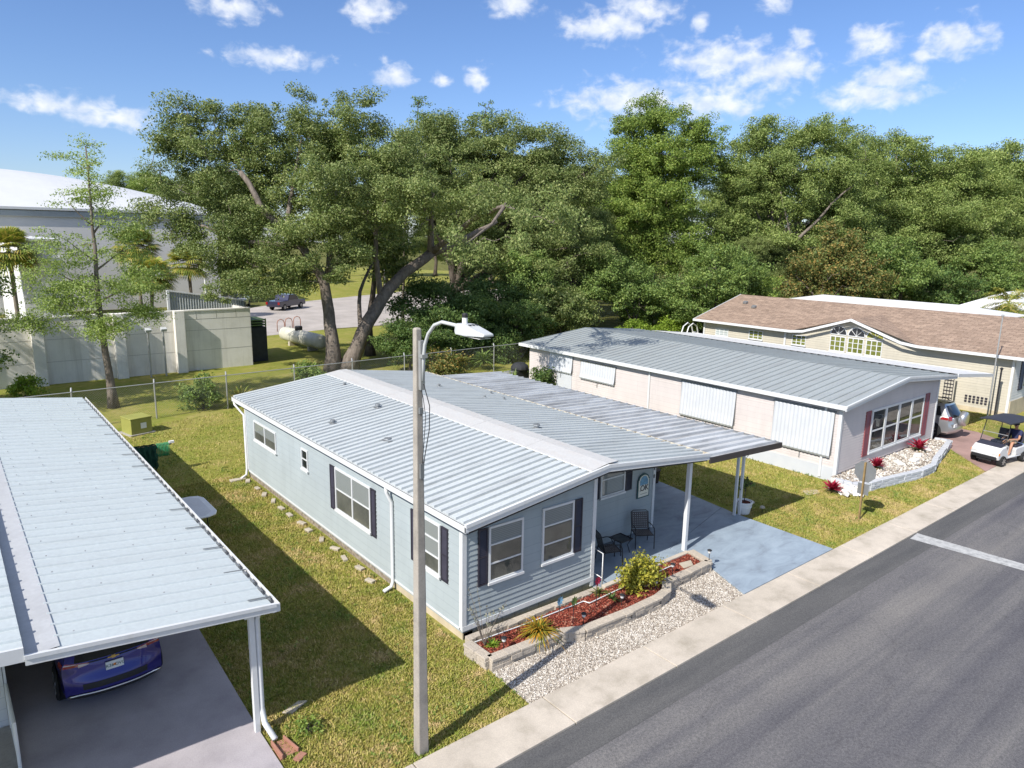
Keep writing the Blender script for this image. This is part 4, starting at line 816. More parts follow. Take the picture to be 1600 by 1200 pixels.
m = MB(); m.box(4.08,4.10,LY0,LY1,zl(4.2)-.12,zl(4.2)-.01); m.box(4.20,4.22,LY0,LY1,zl(4.2)-.12,zl(4.2)+.03); m.box(4.10,4.20,LY0,LY1,zl(4.2)-.12,zl(4.2)-.11); m.box(4.08,4.22,LY0-.02,LY0,zl(4.2)-.12,zl(4.2)+.03); gt = m.build('gutter', 'trim_white', LN)
m = MB()
for y in np.arange(12.1,32,1.35):
    m = MB(); m.obox((3.97,y,zl(3.97)+.03), (.42,.03,.012), (0,R(6.5),0)); m.build('gutter_strap', 'metal_grey', gt)
for y in np.arange(12.0,32,.42):
    m = MB(); m.box(4.105,4.145,y,y+.25,zl(4.2)-.05,zl(4.2)+.028); m.build('gutter_bracket', 'metal_grey', gt)
for y in (12.1,18.4,24.8,31.0):
    m = MB(); m.box(3.74,3.84,y-.05,y+.05,0,zl(3.8)-.06); m.build('carport_post', 'trim_white', LN, bevel=.006)
m = MB(); m.tube([(4.06,12.06,2.5),(3.95,12.10,2.44),(3.90,12.11,2.3),(3.89,12.10,.50),(3.90,12.0,.22),(3.95,11.62,.08)], .055, 8); m.build('downspout', 'trim_white', LN, smooth=True)
m = MB(); m.box(3.65,3.95,11.98,12.2,2.42,2.55); m.build('post_bracket', 'trim_white', LN)
FN = face_px(.18)
m = MB(); siding(m, FN, 14.98, 31.5, .25, 3.0, .13, .016); m.box(-4.4,.17,14.98,31.5,.0,3.05); m.build('wall', 'siding_white', LN)
m = MB(); m.box(.17,.22,14.98,31.5,0,.26); m.build('skirt', 'skirt_tan', LN)
m = MB(); fbox(m,FN,14.95,15.08,.2,3.0,0,.04); m.build('corner_trim', 'trim_white', LN)
window(face_px(.2), 17.5, 19, 1.1, 2.3, LN)
t = thing('porch_railing', 'white metal porch railing beside the driveway at the bottom left corner', 'railing', (.15,13.6,0)); m = MB()
m.tube([(.2,14.85,.04),(.2,14.85,1.0),(.22,13.5,1.0),(.22,13.5,.04)], .03, 6); m.tube([(.2,14.85,.2),(.22,13.5,.2)], .02, 6); m.tube([(.2,14.8,.95),(.22,13.55,.22)], .02, 6); m.build('rail', 'white_plastic', t)
m = MB(); m.box(-.6,.25,13.2,14.95,0,.12); tag(m.build('porch_step', 'block_grey', bevel=.01), 'low grey concrete step under the white porch railing', 'step')
t = thing('splash_block', 'reddish brown splash block under the carport downspout', 'splash block', (4.0,11.35,0)); m = MB(); m.prism([(3.86,11.62),(4.1,11.6),(4.2,11.15),(3.85,11.12)], 0, .035); m.obox((3.88,11.36,.06),(.03,.5,.1),(0,0,R(2))); m.obox((4.14,11.36,.06),(.03,.5,.1),(0,0,R(10))); m.build('tray', 'terracotta_block', t, bevel=.006)
m = MB(); m.obox((4.15,10.98,.025),(.22,.14,.05),(0,0,.5)); tag(m.build('brick', 'terracotta_block', bevel=.006), 'loose reddish brick in the grass beside the splash block', 'brick')
m = MB(); m.prism([(4.35,12.35),(4.75,12.5),(4.9,12.4),(4.5,12.2)], 0, .04); tag(m.build('paving_block', 'step_stone', bevel=.01), 'flat stone in the grass behind the carport downspout', 'paver')
o = bush('weed_clump', 'bright green weed clump beside the brown splash block', (4.55,11.55,0), .22,.2,.14, 'leaf_bright', 14, 26, .1, .06, 15)
# yard items
t = thing('utility_box', 'olive green electrical utility box with a pale label on the back lawn', 'utility box', (6.6,35.6,0))
m = MB(); m.obox((6.6,35.75,.37),(.95,.95,.74),(0,0,R(14))); m.build('cabinet', 'utility_green', t, bevel=.02)
m = MB(); m.obox((6.6,35.75,.77),(1.0,1.0,.06),(0,0,R(14))); m.build('lid', 'utility_green', t, bevel=.015)
m = MB(); m.obox((6.80,35.30,.42),(.26,.012,.26),(0,0,R(14))); m.build('label_plate', 'plate_white', t); 
m = MB(); m.obox((6.6,35.75,.03),(1.15,1.15,.06),(0,0,R(14))); m.build('pad', 'block_grey', t)
t = thing('hose_rack', 'wooden rack draped with dark green netting and a light green hose', 'hose rack', (5.9,29.3,0))
m = MB(); m.box(5.86,5.92,29.0,29.06,0,1.15); m.box(5.15,6.5,29.0,29.06,1.08,1.14); m.build('frame', 'wood_post', t)
rgn = np.random.default_rng(8); G = []
for i in range(17):
    u = i/16; x = 5.2+.75*u; row = []
    for k in range(9):
        v = k/8; row.append((x+.03*rgn.normal(), 28.93-.12*math.sin(v*2)+.05*math.sin(i*1.7)+.02*rgn.normal(), 1.17-1.0*v*(.9+.1*math.sin(i*2.3))))
    G.append(row)
m = MB(); m.grid(G); G2 = [[(p[0],29.14+.04*math.sin(i),p[2]) for p in r_] for i, r_ in enumerate(G)]; m.grid(G2); m.build('netting', 'netting_green', t, smooth=True)
m = MB()
for k in range(9):
    x = 5.98+.05*k; m.tube([(x+.015*math.sin(3*a),29.03+.12*math.cos(a),.92+.27*math.sin(a)) for a in np.linspace(0,6.28,14)], .014, 5)
m.build('hose', 'hose_green', t, smooth=True); m = MB(); m.box(6.42,6.6,28.97,29.09,1.14,1.22); m.build('cap', 'white_plastic', t)
t = thing('folding_table', 'white plastic folding table with a rounded edge partly under the carport roof', 'table', (5.1,21.9,0))
m = MB(); c = [(4.4,20.95),(5.55,20.95),(5.78,21.05),(5.88,21.3),(5.88,22.6),(5.78,22.85),(5.55,22.95),(4.4,22.95)]; m.prism(c, .95, 1.0); m.build('table_top', 'white_plastic', t, bevel=.02)
m = MB(); ci = [(4.5,21.05),(5.5,21.05),(5.72,21.3),(5.72,22.6),(5.5,22.85),(4.5,22.85)]; m.prism(ci, .99, 1.004); m.build('panel', 'roof_far', t)
for x, y in ((5.6,21.15),(5.6,22.7),(4.6,21.15),(4.6,22.7)):
    m = MB(); m.tube([(x,y,0),(x-.05,y,.96)], .016, 6); m.build('leg', 'black_plastic', t)
# ------------------------------------------------------------------ street lamp
t = thing('street_lamp', 'tall tapered square concrete street lamp post with curved arm and pale lamp head', 'street lamp', (5.95,9.8,0))
m = MB(); vs = []
for z, h in ((-.1,.105),(7.72,.055),(7.75,.045)): vs += [(5.95-h,9.8-h,z),(5.95+h,9.8-h,z),(5.95+h,9.8+h,z),(5.95-h,9.8+h,z)]
m.add(vs, [(0,1,5,4),(1,2,6,5),(2,3,7,6),(3,0,4,7),(4,5,9,8),(5,6,10,9),(6,7,11,10),(7,4,8,11),(8,9,10,11)]); m.build('pole', 'pole_concrete', t, bevel=.02)
A = [(5.97,9.66,6.9),(5.97,9.64,7.3),(5.97,9.60,7.50),(5.97,9.50,7.68),(5.97,9.32,7.84),(5.97,9.1,7.91),(5.97,8.75,7.90),(5.97,8.6,7.88)]
m = MB(); m.tube(A, .028, 10); m.build('arm', 'lamp_body', t, smooth=True)
m = MB(); m.box(5.93,6.01,9.67,9.745,6.75,7.55); m.box(5.92,6.02,9.6,9.72,7.28,7.34); m.build('bracket', 'galv', t)
m = MB(); vs = []
for y, w_, z0, z1 in ((8.66,.08,7.82,7.92),(8.58,.12,7.79,7.95),(8.35,.13,7.79,7.95),(8.08,.125,7.81,7.89),(7.92,.10,7.82,7.86)): vs += [(5.97-w_,y,z0),(5.97+w_,y,z0),(5.97+w_*.82,y,z1),(5.97-w_*.82,y,z1)]
m.add(vs, [(0,1,2,3)]+[(i*4+a,(i+1)*4+a,(i+1)*4+(a+1)%4,i*4+(a+1)%4) for i in range(4) for a in range(4)]+[(19,18,17,16)]); hd = m.build('lamp_head', 'lamp_body', t, bevel=.015, fixn=True)
m = MB(); m.box(5.87,6.07,8.0,8.42,7.782,7.79); m.build('lens', 'lamp_glass', hd)
m = MB()
for x in (5.92,5.98,6.04): m.box(x-.013,x+.013,8.28,8.33,7.946,7.956)
m.build('vent_slot', 'dark_trim', hd)
m = MB(); m.lathe((5.97,8.5,7.95), [(.04,0),(.04,.09)], 14); m.build('photocell', 'white_plastic', hd); m = MB(); m.lathe((5.97,8.5,8.05), [(.042,-.012),(.042,.035),(.03,.05)], 14); m.build('photocell_cap', 'black_plastic', hd)
m = MB(); m.tube([(5.98,9.66,6.85),(6.02,9.55,6.5),(6.03,9.58,6.1),(5.99,9.67,5.6),(5.98,9.71,5.3)], .008, 5); m.tube([(5.95,9.68,6.75),(5.96,9.64,6.6),(6.0,9.64,6.3),(5.96,9.70,5.4)], .006, 5); m.build('cable', 'black_plastic', t)
m = MB(); m.box(5.92,5.99,9.69,9.735,6.35,6.45); m.build('junction_box', 'metal_grey', t); m = MB(); m.box(5.92,5.99,9.68,9.725,5.25,5.5); m.build('junction_box', 'metal_grey', t)
# ------------------------------------------------------------------ stop sign seen from behind
t = thing('stop_sign', 'back of an octagonal traffic sign with a smaller plate on a brownish post', 'traffic sign', (23.5,10.28,0))
m = MB(); m.box(23.46,23.53,10.26,10.31,-.1,2.05); m.build('post', 'wood_post', t)
def octa(cy, cz, r): return [(cy+r*math.cos(math.pi/8+k*math.pi/4), cz+r*math.sin(math.pi/8+k*math.pi/4)) for k in range(8)]
m = MB(); m.prism_x(octa(10.285,1.72,.38), 23.532, 23.540); m.build('sign_plate', 'sign_back', t)
m = MB(); m.prism_x(octa(10.285,1.72,.38), 23.5405, 23.545); m.build('sign_face', 'tail_red', t)
m = MB(); m.box(23.532,23.54,10.1,10.47,.92,1.30); m.build('lower_plate', 'sign_back', t)
# ------------------------------------------------------------------ pink mobile home
KX, KY, KR, KB = 26.6, 12.75, 35.6, 31.3
K = thing('mobile_home', 'pale pink mobile home with grey ribbed roof, white roll-down awnings and maroon shutters', 'house', (KX,KY,0))
GL, GF = face_mx(KX), face_my(KY)
kz = lambda x: 3.12+(x-26.35)*(3.66-3.12)/(31.6-26.35) if x < 31.6 else 3.66-(x-31.6)*(3.66-3.22)/(36.8-31.6)
m = MB(); siding(m, GL, KY, KB, .55, 3.05, .105, .014); m.quad(GL(KY,.2,0),GL(KB,.2,0),GL(KB,3.08,0),GL(KY,3.08,0)); m.build('wall', 'siding_pink', K)
m = MB(); siding(m, GF, KX, KR, .35, 3.55, .115, .020, clip=lambda z: (KX if z < 3.08 else 26.35+(z-3.0)/(.54)*5.25, KR if z < 3.2 else 31.6+(3.66-z)/.44*5.2-.3)); m.add([GF(KX,.2,0),GF(KR,.2,0),GF(KR,3.2,0),GF(31.6,3.56,0),GF(KX,3.02,0)], [(0,1,2,3,4)]); m.quad((KR,KY,0),(KR,KB,0),(KR,KB,3.2),(KR,KY,3.2)); m.quad((KX,KB,0),(KR,KB,0),(KR,KB,3.2),(KX,KB,3.05)); m.build('wall', 'siding_pink', K)
m = MB(); m.box(KX-.02,KX+.3,KY+.02,KB,-.05,.56); m.box(KX,KR,KY+.01,KY+.3,-.05,.36); m.build('skirt', 'awning', K)
for a in (KX,):
    m = MB(); m.box(KX-.035,KX+.08,KY-.04,KY+.08,.05,3.05); m.build('corner_trim', 'trim_white', K)
m = MB(); m.box(KR-.09,KR+.03,KY-.04,KY+.08,.05,3.2); m.build('corner_trim', 'trim_white', K)
for y, z0 in ((13.35,.1),(22.25,.1)):
    m = MB(); m.box(KX-.075,KX-.015,y-.045,y+.045,z0,3.0); m.build('downspout', 'trim_white', K)
KRIB = [(0,0),(.86,0),(.88,.045),(.94,.045),(.96,0)]
m = MB(); ribbed(m, 26.38, 3.12, 31.6, 3.66, 12.5, 31.9, .40, KRIB); m.build('roof', 'roof_pink_house', K)
m = MB(); ribbed(m, 31.62, 3.66, 36.8, 3.22, 12.5, 31.9, .40, KRIB); m.build('roof', 'roof_pink_house', K)
m = MB(); bar_along(m,(26.3,12.47,3.10),(31.6,12.47,3.66),.05,-.16,.04); bar_along(m,(31.6,12.47,3.66),(36.85,12.47,3.2),.05,-.16,.04); bar_along(m,(26.3,12.43,3.10),(31.6,12.43,3.66),.02,-.04,.045); bar_along(m,(31.6,12.43,3.66),(36.85,12.43,3.2),.02,-.04,.045); m.build('fascia', 'trim_white', K)
m = MB(); m.box(26.28,26.38,12.46,31.95,2.98,3.14); m.build('gutter', 'trim_white', K)
m = MB(); m.quad((36.78,12.45,3.28),(41.4,12.45,2.78),(41.4,31,2.78),(36.78,31,3.28)); m.quad((36.78,12.45,3.22),(41.4,12.45,2.70),(41.4,31,2.70),(36.78,31,3.22)); bar_along(m,(36.82,12.43,3.22),(41.45,12.43,2.74),.05,-.10,.06); m.box(41.38,41.46,12.41,31,2.64,2.80); m.build('carport_roof', 'roof_far', K)
for y in (15.2,20,28):
    m = MB(); m.box(40.2,40.28,y,y+.08,0,2.8); m.build('carport_post', 'trim_white', K)
# front window bank
wb = MB(); F = GF
xs = [29.12,30.37,31.62,32.87,34.12]
W1 = None
for i in range(4): window(F, xs[i], xs[i+1]-.0, .74, 2.56, K, rows=2, back='room_dark', fr=.09, backname='interior')
shutter(F,28.62,29.02,.66,2.56,K,'shutter_maroon'); shutter(F,34.24,34.66,.62,2.6,K,'shutter_maroon')
# awnings: corrugated panels hanging over the windows, slightly flared at the foot
def awning(a0, a1, h0, h1, out0=.02, out1=.12):
    m = MB(); n = max(6,int((a1-a0)/.17)); rows = [(h1,out0),(h1-.05,out0+.03),(h0+(h1-h0)*.3,out1*.7+.02),(h0+.08,out1+.03),(h0,out1-.02)]
    cols = []
    for i in range(n*2+1): cols.append((a0+(a1-a0)*i/(n*2), .03*(i%2)))
    m.grid([[GL(a,h,o+c) for a,c in cols] for h,o in rows]); aw = m.build('awning', 'awning', K)
    m = MB(); fbox(m,GL,a0-.05,a1+.05,h1-.02,h1+.05,.0,.07); m.build('rail', 'metal_grey', aw)
    m = MB(); fbox(m,GL,a0-.02,a0+.0,h0+.1,h1,.0,.06); fbox(m,GL,a1,a1+.02,h0+.1,h1,0,.06); fbox(m,GL,(a0+a1)/2-.01,(a0+a1)/2+.01,h0-.3,h0+.02,.05,.07); m.build('arm', 'metal_grey', aw)
awning(13.0,15.55,.95,2.78); awning(17.4,20.3,1.2,2.8); awning(24.5,27.0,1.82,2.75); awning(27.65,29.5,1.9,3.0)
m = MB(); fbox(m,GL,27.7,28.9,.5,1.9,.0,.04); m.build('door', 'awning', K)
# white planter with stones
t = thing('garden_planter', 'long low white-painted block planter in front of the pink house', 'planter', (31,11.8,0))
WPO = [(26.05,12.45),(26.1,11.8),(26.7,11.5),(29.9,10.95),(31.2,10.95),(32.2,11.25),(35.7,12.0),(35.6,12.6)]
m = MB(); wall_blocks(m, WPO, .22, [(0,.13),(.13,.26),(.26,.37)], .35, rgb_); m.build('block_wall', 'awning', t, bevel=.012)
WIN = [(26.2,12.7),(26.2,11.9),(26.75,11.6),(29.95,11.06),(31.15,11.06),(32.1,11.35),(35.5,12.1),(35.4,12.7)]
m = MB(); m.prism(WIN, .02, .28); m.build('stone_bed', 'white_stone', t)
o = scatter_chips(poly_sampler(WIN,.28), 1500, .06, 'gravel_stone', 'stones', t, seed=12, flat=.6); o['kind'] = 'stuff'
for i, (x, y) in enumerate(((31.2,11.7),(32.0,11.9),(33.4,12.1),(30.2,11.9))):
    m = MB(); m.obox((x,y,.34),(.5,.3,.1),(0,0,.3*i)); tag(m.build('stone_block', 'white_stone', bevel=.03), 'pale flat stone lying among the white stones in the pink house planter', 'stone', 'flat stones in the white planter')
rgp = np.random.default_rng(14); t = thing('rubble_pile', 'heap of broken white stones at the sign end of the white planter', 'stones', (25.95,11.7,0)); m = MB()
for i in range(40): m.obox((25.9+.35*rgp.normal()*.8,11.75+.3*rgp.normal()*.8,.06+.18*rgp.random()),(.1+.16*rgp.random(),.08+.1*rgp.random(),.08+.06*rgp.random()),tuple(rgp.random(3)*3))
m.build('stones', 'white_stone', t, bevel=.015)
for x, y, z, s, lab in ((25.35,12.2,0,.62,'red cordyline plant in the grass at the pink house corner'),(28.75,12.15,.28,.6,'red cordyline plant at the stop sign end of the white planter'),(32.9,12.2,.28,.78,'red cordyline plant near the driveway end of the white planter')):
    t = thing('cordyline', lab, 'plant', (x,y,z), group='red cordylines around the white planter'); fast_mesh('red_leaves', rosette((x,y,z+.12), 60, s, .085, (.5,1.45), .35, int(x*10)), 4, 'leaf_red', t); fast_mesh('lower_leaves', rosette((x,y,z+.02), 30, s*.6, .07, (.1,.7), .3, int(x*7)), 4, 'leaf_magnolia', t)
m = MB(); m.prism([(24.3,12.6),(24.9,12.4),(25.2,12.7),(24.6,12.95)], 0, .03); tag(m.build('paving_slab', 'step_stone'), 'flat sandy slab in the grass left of the first red cordyline', 'paver')
# ------------------------------------------------------------------ tan house
TX, TY, TB = 44.8, 12.45, 32.6
T = thing('bungalow', 'tan sided bungalow with brown shingle roof and a gable over three arched windows', 'house', (TX,TY,0))
HL = face_mx(TX); EZ, RX, RZ = 3.38, 50.2, 5.0
m = MB(); siding(m, HL, TY, TB, .25, 3.35, .15, .018); siding(m, HL, 17.6, 25.0, 3.35, 4.4, .15, .018, clip=lambda z: (17.6+(z-3.35)/1.1*3.7, 25.0-(z-3.35)/1.1*3.7)); m.add([HL(TY,0,0),HL(TB,0,0),HL(TB,3.4,0),HL(25.1,3.4,0),HL(21.3,4.5,0),HL(17.5,3.4,0),HL(TY,3.4,0)], [tuple(range(7))])
m.add([(TX,TB,0),(55.6,TB,0),(55.6,TB,3.4),(RX,TB,4.95),(TX,TB,3.4)], [(0,1,2,3,4)]); m.build('wall', 'siding_tan', T)
m = MB(); F = face_my(TY); siding(m, F, TX, 55.6, .9, 3.35, .15, .018); m.add([F(TX,0,0),F(55.6,0,0),F(55.6,3.4,0),F(RX,4.95,0),F(TX,3.4,0)], [(0,1,2,3,4)]); m.build('wall', 'siding_white', T)
m = MB(); m.box(TX-.03,TX+.2,TY-.03,TB,-.05,.26); m.box(TX,55.6,TY-.04,TY+.2,-.05,.9); m.build('skirt', 'skirt_tan', T)
y0, y1 = 11.4, 33.2; ex = TX-.5; sl = (RZ-EZ)/(RX-ex)
m = MB(); gx = ex+(4.55-EZ)/sl; m.add([(ex,y0,EZ),(RX,y0,RZ),(RX,y1,RZ),(ex,y1,EZ),(ex,25.3,EZ),(gx,21.3,4.55),(ex,17.3,EZ)], [(0,1,5,6),(1,2,5),(2,3,4,5)]); m.quad((RX,y0,RZ),(56.1,y0,EZ),(56.1,y1,EZ),(RX,y1,RZ)); m.add([(x,y,z-.12) for x,y,z in [(ex,y0,EZ),(RX,y0,RZ),(RX,y1,RZ),(ex,y1,EZ),(ex,25.3,EZ),(gx,21.3,4.55),(ex,17.3,EZ)]], [(0,1,5,6),(1,2,5),(2,3,4,5)]); m.quad((RX,y0,RZ-.12),(56.1,y0,EZ-.12),(56.1,y1,EZ-.12),(RX,y1,RZ-.12))
gx = ex+(4.55-EZ)/sl
m.add([(ex-.02,17.3,EZ+.015),(ex-.02,21.3,4.55),(gx,21.3,4.56)], [(0,1,2)]); m.add([(ex-.02,25.3,EZ+.015),(gx,21.3,4.56),(ex-.02,21.3,4.55)], [(0,1,2)]); m.build('roof', 'shingle', T)
def eave(mb, a, b, w=.06, h0=-.13, h1=.03):
    (x0,ya,za),(x1,yb,zb) = a,b; mb.add([(x0-w,ya,za+h0),(x0,ya,za+h0),(x0,ya,za+h1),(x0-w,ya,za+h1),(x1-w,yb,zb+h0),(x1,yb,zb+h0),(x1,yb,zb+h1),(x1-w,yb,zb+h1)], [(0,1,2,3),(7,6,5,4),(0,4,5,1),(1,5,6,2),(2,6,7,3),(3,7,4,0)])
m = MB(); e = ex-.03
for a, b in (((e,y0,EZ),(e,17.3,EZ)),((e,17.3,EZ),(e,18.2,EZ+.1)),((e,18.2,EZ+.1),(e,21.3,4.53)),((e,21.3,4.53),(e,24.4,EZ+.1)),((e,24.4,EZ+.1),(e,25.3,EZ)),((e,25.3,EZ),(e,y1,EZ))): eave(m,a,b)
bar_along(m,(ex,y0,EZ),(RX,y0,RZ),.05,-.15,.03); bar_along(m,(RX,y0,RZ),(56.1,y0,EZ),.05,-.15,.03); bar_along(m,(ex,y1,EZ),(RX,y1,RZ),.05,-.15,.03); m.build('fascia', 'trim_white', T)
m = MB(); m.quad((ex,y0,EZ-.13),(TX,y0,EZ-.10),(TX,17.3,EZ-.10),(ex,17.3,EZ-.13)); m.quad((ex,25.3,EZ-.13),(TX,25.3,EZ-.10),(TX,y1,EZ-.10),(ex,y1,EZ-.13)); m.build('soffit', 'white_wall', T)
for a0,a1,h0,h1,bk in ((30.4,31.5,2.3,2.85,'curtain_white'),(27.6,28.7,2.4,3.02,'green_blind'),(24.4,25.4,2.4,3.08,'green_blind'),(21.75,22.75,1.75,3.32,'green_blind'),(20.6,21.6,1.75,3.32,'green_blind'),(19.45,20.45,1.75,3.32,'green_blind')):
    w = window(HL, a0, a1, h0 if h0 > 2 else 2.35, h1, T, rows=3, cols=3, back=bk, fr=.05)
for a0,a1,bk in ((21.75,22.75,'room_dark'),(20.6,21.6,'room_dark'),(19.45,20.45,'green_blind')):
    c = (a0+a1)/2; r = .5; m = MB(); P = [HL(c+r*math.cos(math.pi*i/12),3.44+r*1.02*math.sin(math.pi*i/12),.03) for i in range(13)]; 
    Po = [HL(c+(r+.07)*math.cos(math.pi*i/12),3.44+(r*1.02+.07)*math.sin(math.pi*i/12),.045) for i in range(13)]
    for i in range(12): m.quad(P[i],P[i+1],Po[i+1],Po[i])
    for k in (3,6,9): m.tube([HL(c,3.44,.035),P[k]], .018, 4)
    fbox(m,HL,a0,a1,3.40,3.45,0,.05); aw = m.build('arched_window', 'trim_white', T); m = MB(); m.add([HL(c+(r-.0)*math.cos(math.pi*i/12),3.44+r*1.02*math.sin(math.pi*i/12),.027) for i in range(13)], [tuple(range(13))]); m.build('pane', bk if bk != 'room_dark' else 'dark_glass', aw)
for y in (12.52,25.9,32.5):
    m = MB(); m.box(TX-.09,TX-.02,y-.06,y+.06,.05,3.3); m.build('downspout', 'trim_white', T)
window(F, 46.4, 48.2, 1.5, 3.0, T, rows=2, cols=2, back='room_dark'); shutter(F,45.7,46.3,1.4,3.05,T)
for x, y in ((48.3,31.5),(47.6,30.3)):
    m = MB(); zz = EZ+(x-ex)*sl; m.obox((x,y,zz+.1),(.3,.3,.16),(0,-math.atan(sl),0)); m.build('roof_vent', 'metal_grey', T, bevel=.02)
t = thing('lattice_panel', 'tall dark and white lattice panel by the carport beside the tan house', 'lattice', (44.0,15.2,0))
m = MB()
for i in range(4): m.box(43.98,44.0,15.0+.15*i,15.03+.15*i,.5,2.2)
for k in range(9): m.box(43.97,43.985,15.0,15.5,.5+.2*k,.53+.2*k)
m.build('slats', 'shutter_dark', t); m = MB(); m.box(44.02,44.05,14.95,15.55,0,2.25); m.build('backing', 'siding_tan', t)
t = thing('vent_block', 'dark pierced decorative vent low on the tan house wall', 'vent', (44.76,13.9,.5)); m = MB()
for i in range(6):
    for k in range(3): m.box(44.75,44.78,13.5+.2*i,13.62+.2*i,.5+.15*k,.6+.15*k)
m.build('grille', 'shutter_dark', t)
t = thing('flagpole', 'thin grey flagpole rising in front of the tan house', 'flagpole', (43.5,13.0,0)); m = MB(); m.tube([(43.5,13.0,0),(43.5,13.0,5.5)], [.045,.03], 8); m.lathe((43.5,13.0,5.5),[(.03,0),(.07,.05),(.07,.1),(.02,.14)],10); m.build('pole', 'galv', t)
t = thing('garden_post', 'short dark post standing beside the grey flagpole', 'post', (43.75,12.75,0)); m = MB(); m.tube([(43.75,12.75,0),(43.75,12.75,2.7)], .045, 8); m.lathe((43.75,12.75,2.7),[(.04,0),(.08,.04),(.08,.1),(.03,.14)],8); m.build('pole', 'dark_trim', t)
# far houses
for nm, lab, x0,x1,y0,y1,z0,z1 in (('bungalow','low white flat-roofed house behind the tan roof ridge',58,66,18,36,3.9,4.6),('bungalow','pale house with a hipped white roof at the far right edge beyond the palm',74,86,20,26,3.6,5.0)):
    t = thing(nm, lab, 'house', (x0,y0,0)); m = MB(); m.box(x0+.4,x1-.4,y0+.4,y1-.4,0,z0); m.build('wall', 'white_wall', t)
    m = MB(); r = min(x1-x0,y1-y0)*.42; xm, ym = (x0+x1)/2, (y0+y1)/2
    if x1-x0 > y1-y0: rp = [(x0+r,ym,z1),(x1-r,ym,z1)]; m.add([(x0,y0,z0),(x1,y0,z0),(x1,y1,z0),(x0,y1,z0)]+rp, [(0,1,5,4),(1,2,5),(2,3,4,5),(3,0,4),(0,3,2,1)])
    else: rp = [(xm,y0+r,z1),(xm,y1-r,z1)]; m.add([(x0,y0,z0),(x1,y0,z0),(x1,y1,z0),(x0,y1,z0)]+rp, [(0,1,4),(1,2,5,4),(2,3,5),(3,0,4,5),(0,3,2,1)])
    m.build('roof', 'roof_far', t)
    m = MB(); m.box(x0+.36,x0+.4,y0+1.5,y0+3,1.2,2.4); m.box(x0+.36,x0+.4,y0+4,y0+5,1.2,2.4); m.build('window', 'dark_glass', t)
# items between the houses
t = thing('garden_arch', 'white tubular garden arch by the hedge at the back corner of the tan house', 'garden arch', (46.5,34.6,0)); m = MB()
for dy in (0,.5):
    m.tube([(44.9,34.2+dy,0),(44.9,34.2+dy,2.1),(45.1,34.2+dy,2.6),(45.6,34.2+dy,2.85),(46.1,34.2+dy,2.6),(46.3,34.2+dy,2.1),(46.3,34.2+dy,0)], .05, 8)
for z in (.6,1.1,1.6,2.1): m.tube([(44.9,34.2,z),(44.9,34.7,z)], .02, 6); m.tube([(46.3,34.2,z),(46.3,34.7,z)], .02, 6)
m.build('frame', 'trim_white', t)
t = thing('grill', 'covered grey grill standing behind the carport roof', 'grill', (28.3,34.2,0)); m = MB(); m.box(27.7,28.9,33.9,34.6,0,1.0); m.lathe((28.3,34.25,1.0),[(.6,0),(.55,.25),(.3,.42)],12); m.build('cover', 'grill_cover', t, bevel=.08); m = MB(); m.box(27.2,27.65,33.9,34.5,.85,.95); m.box(28.95,29.5,33.9,34.5,.8,.9); m.build('shelf', 'galv', t)
# ------------------------------------------------------------------ vehicles
def cr_interp(A, t):
    """Catmull-Rom through rows of A (n,k) at parameter t in [0,n-1]"""
    n = len(A); i = int(min(max(math.floor(t),0),n-2)); f = t-i; p = [A[max(i-1,0)],A[i],A[i+1],A[min(i+2,n-1)]]
    return .5*((2*p[1])+(-p[0]+p[2])*f+(2*p[0]-5*p[1]+4*p[2]-p[3])*f*f+(-p[0]+3*p[1]-3*p[2]+p[3])*f**3)
class Car:
    """rows: (half width, z, y rear, y front, bulge rear, bulge front)"""
    def __init__(s, rows): s.A = np.array(rows, float)
    def row(s, h): return cr_interp(s.A, h)
    def side(s, h, u, sgn, off=0):
        w, z, yr, yf, br, bf = s.row(h); y = (yr+br)+(yf-bf-yr-br)*u; e = 1-.06*(abs(2*u-1)**4)
        return (sgn*(w*e+off), y, z+off*.15)
    def rear(s, h, q, off=0):
        w, z, yr, yf, br, bf = s.row(h); return (q*w*.94, yr+br*abs(q)**2.6-off, z+off*.2)
    def front(s, h, q, off=0):
        w, z, yr, yf, br, bf = s.row(h); return (q*w*.94, yf-bf*abs(q)**2.6+off, z+off*.3)
    def patch(s, fn, h0, h1, u0, u1, n=6, k=8, **kw):
        return [[fn(h0+(h1-h0)*i/n, u0+(u1-u0)*j/k, **kw) for j in range(k+1)] for i in range(n+1)]
    def body(s, m):
        H_ = len(s.A)-1; n = H_*4
        for sg in (-1,1): m.grid(s.patch(lambda h,u: s.side(h,u,sg), 0, H_, 0, 1, n, 24))
        m.grid(s.patch(s.rear, 0, H_, -1, 1, n, 20)); m.grid(s.patch(s.front, 0, H_, -1, 1, n, 20))
        m.grid([[ (lambda a,b,v: tuple(a[i]*(1-v)+b[i]*v+(0,0,.03*math.sin(math.pi*v))[i] for i in range(3)))(s.side(H_,u,-1), s.side(H_,u,1), v) for v in np.linspace(0,1,9)] for u in np.linspace(0,1,25)])
        m.grid([[s.side(0,u,-1), s.side(0,u,1)] for u in np.linspace(0,1,9)])
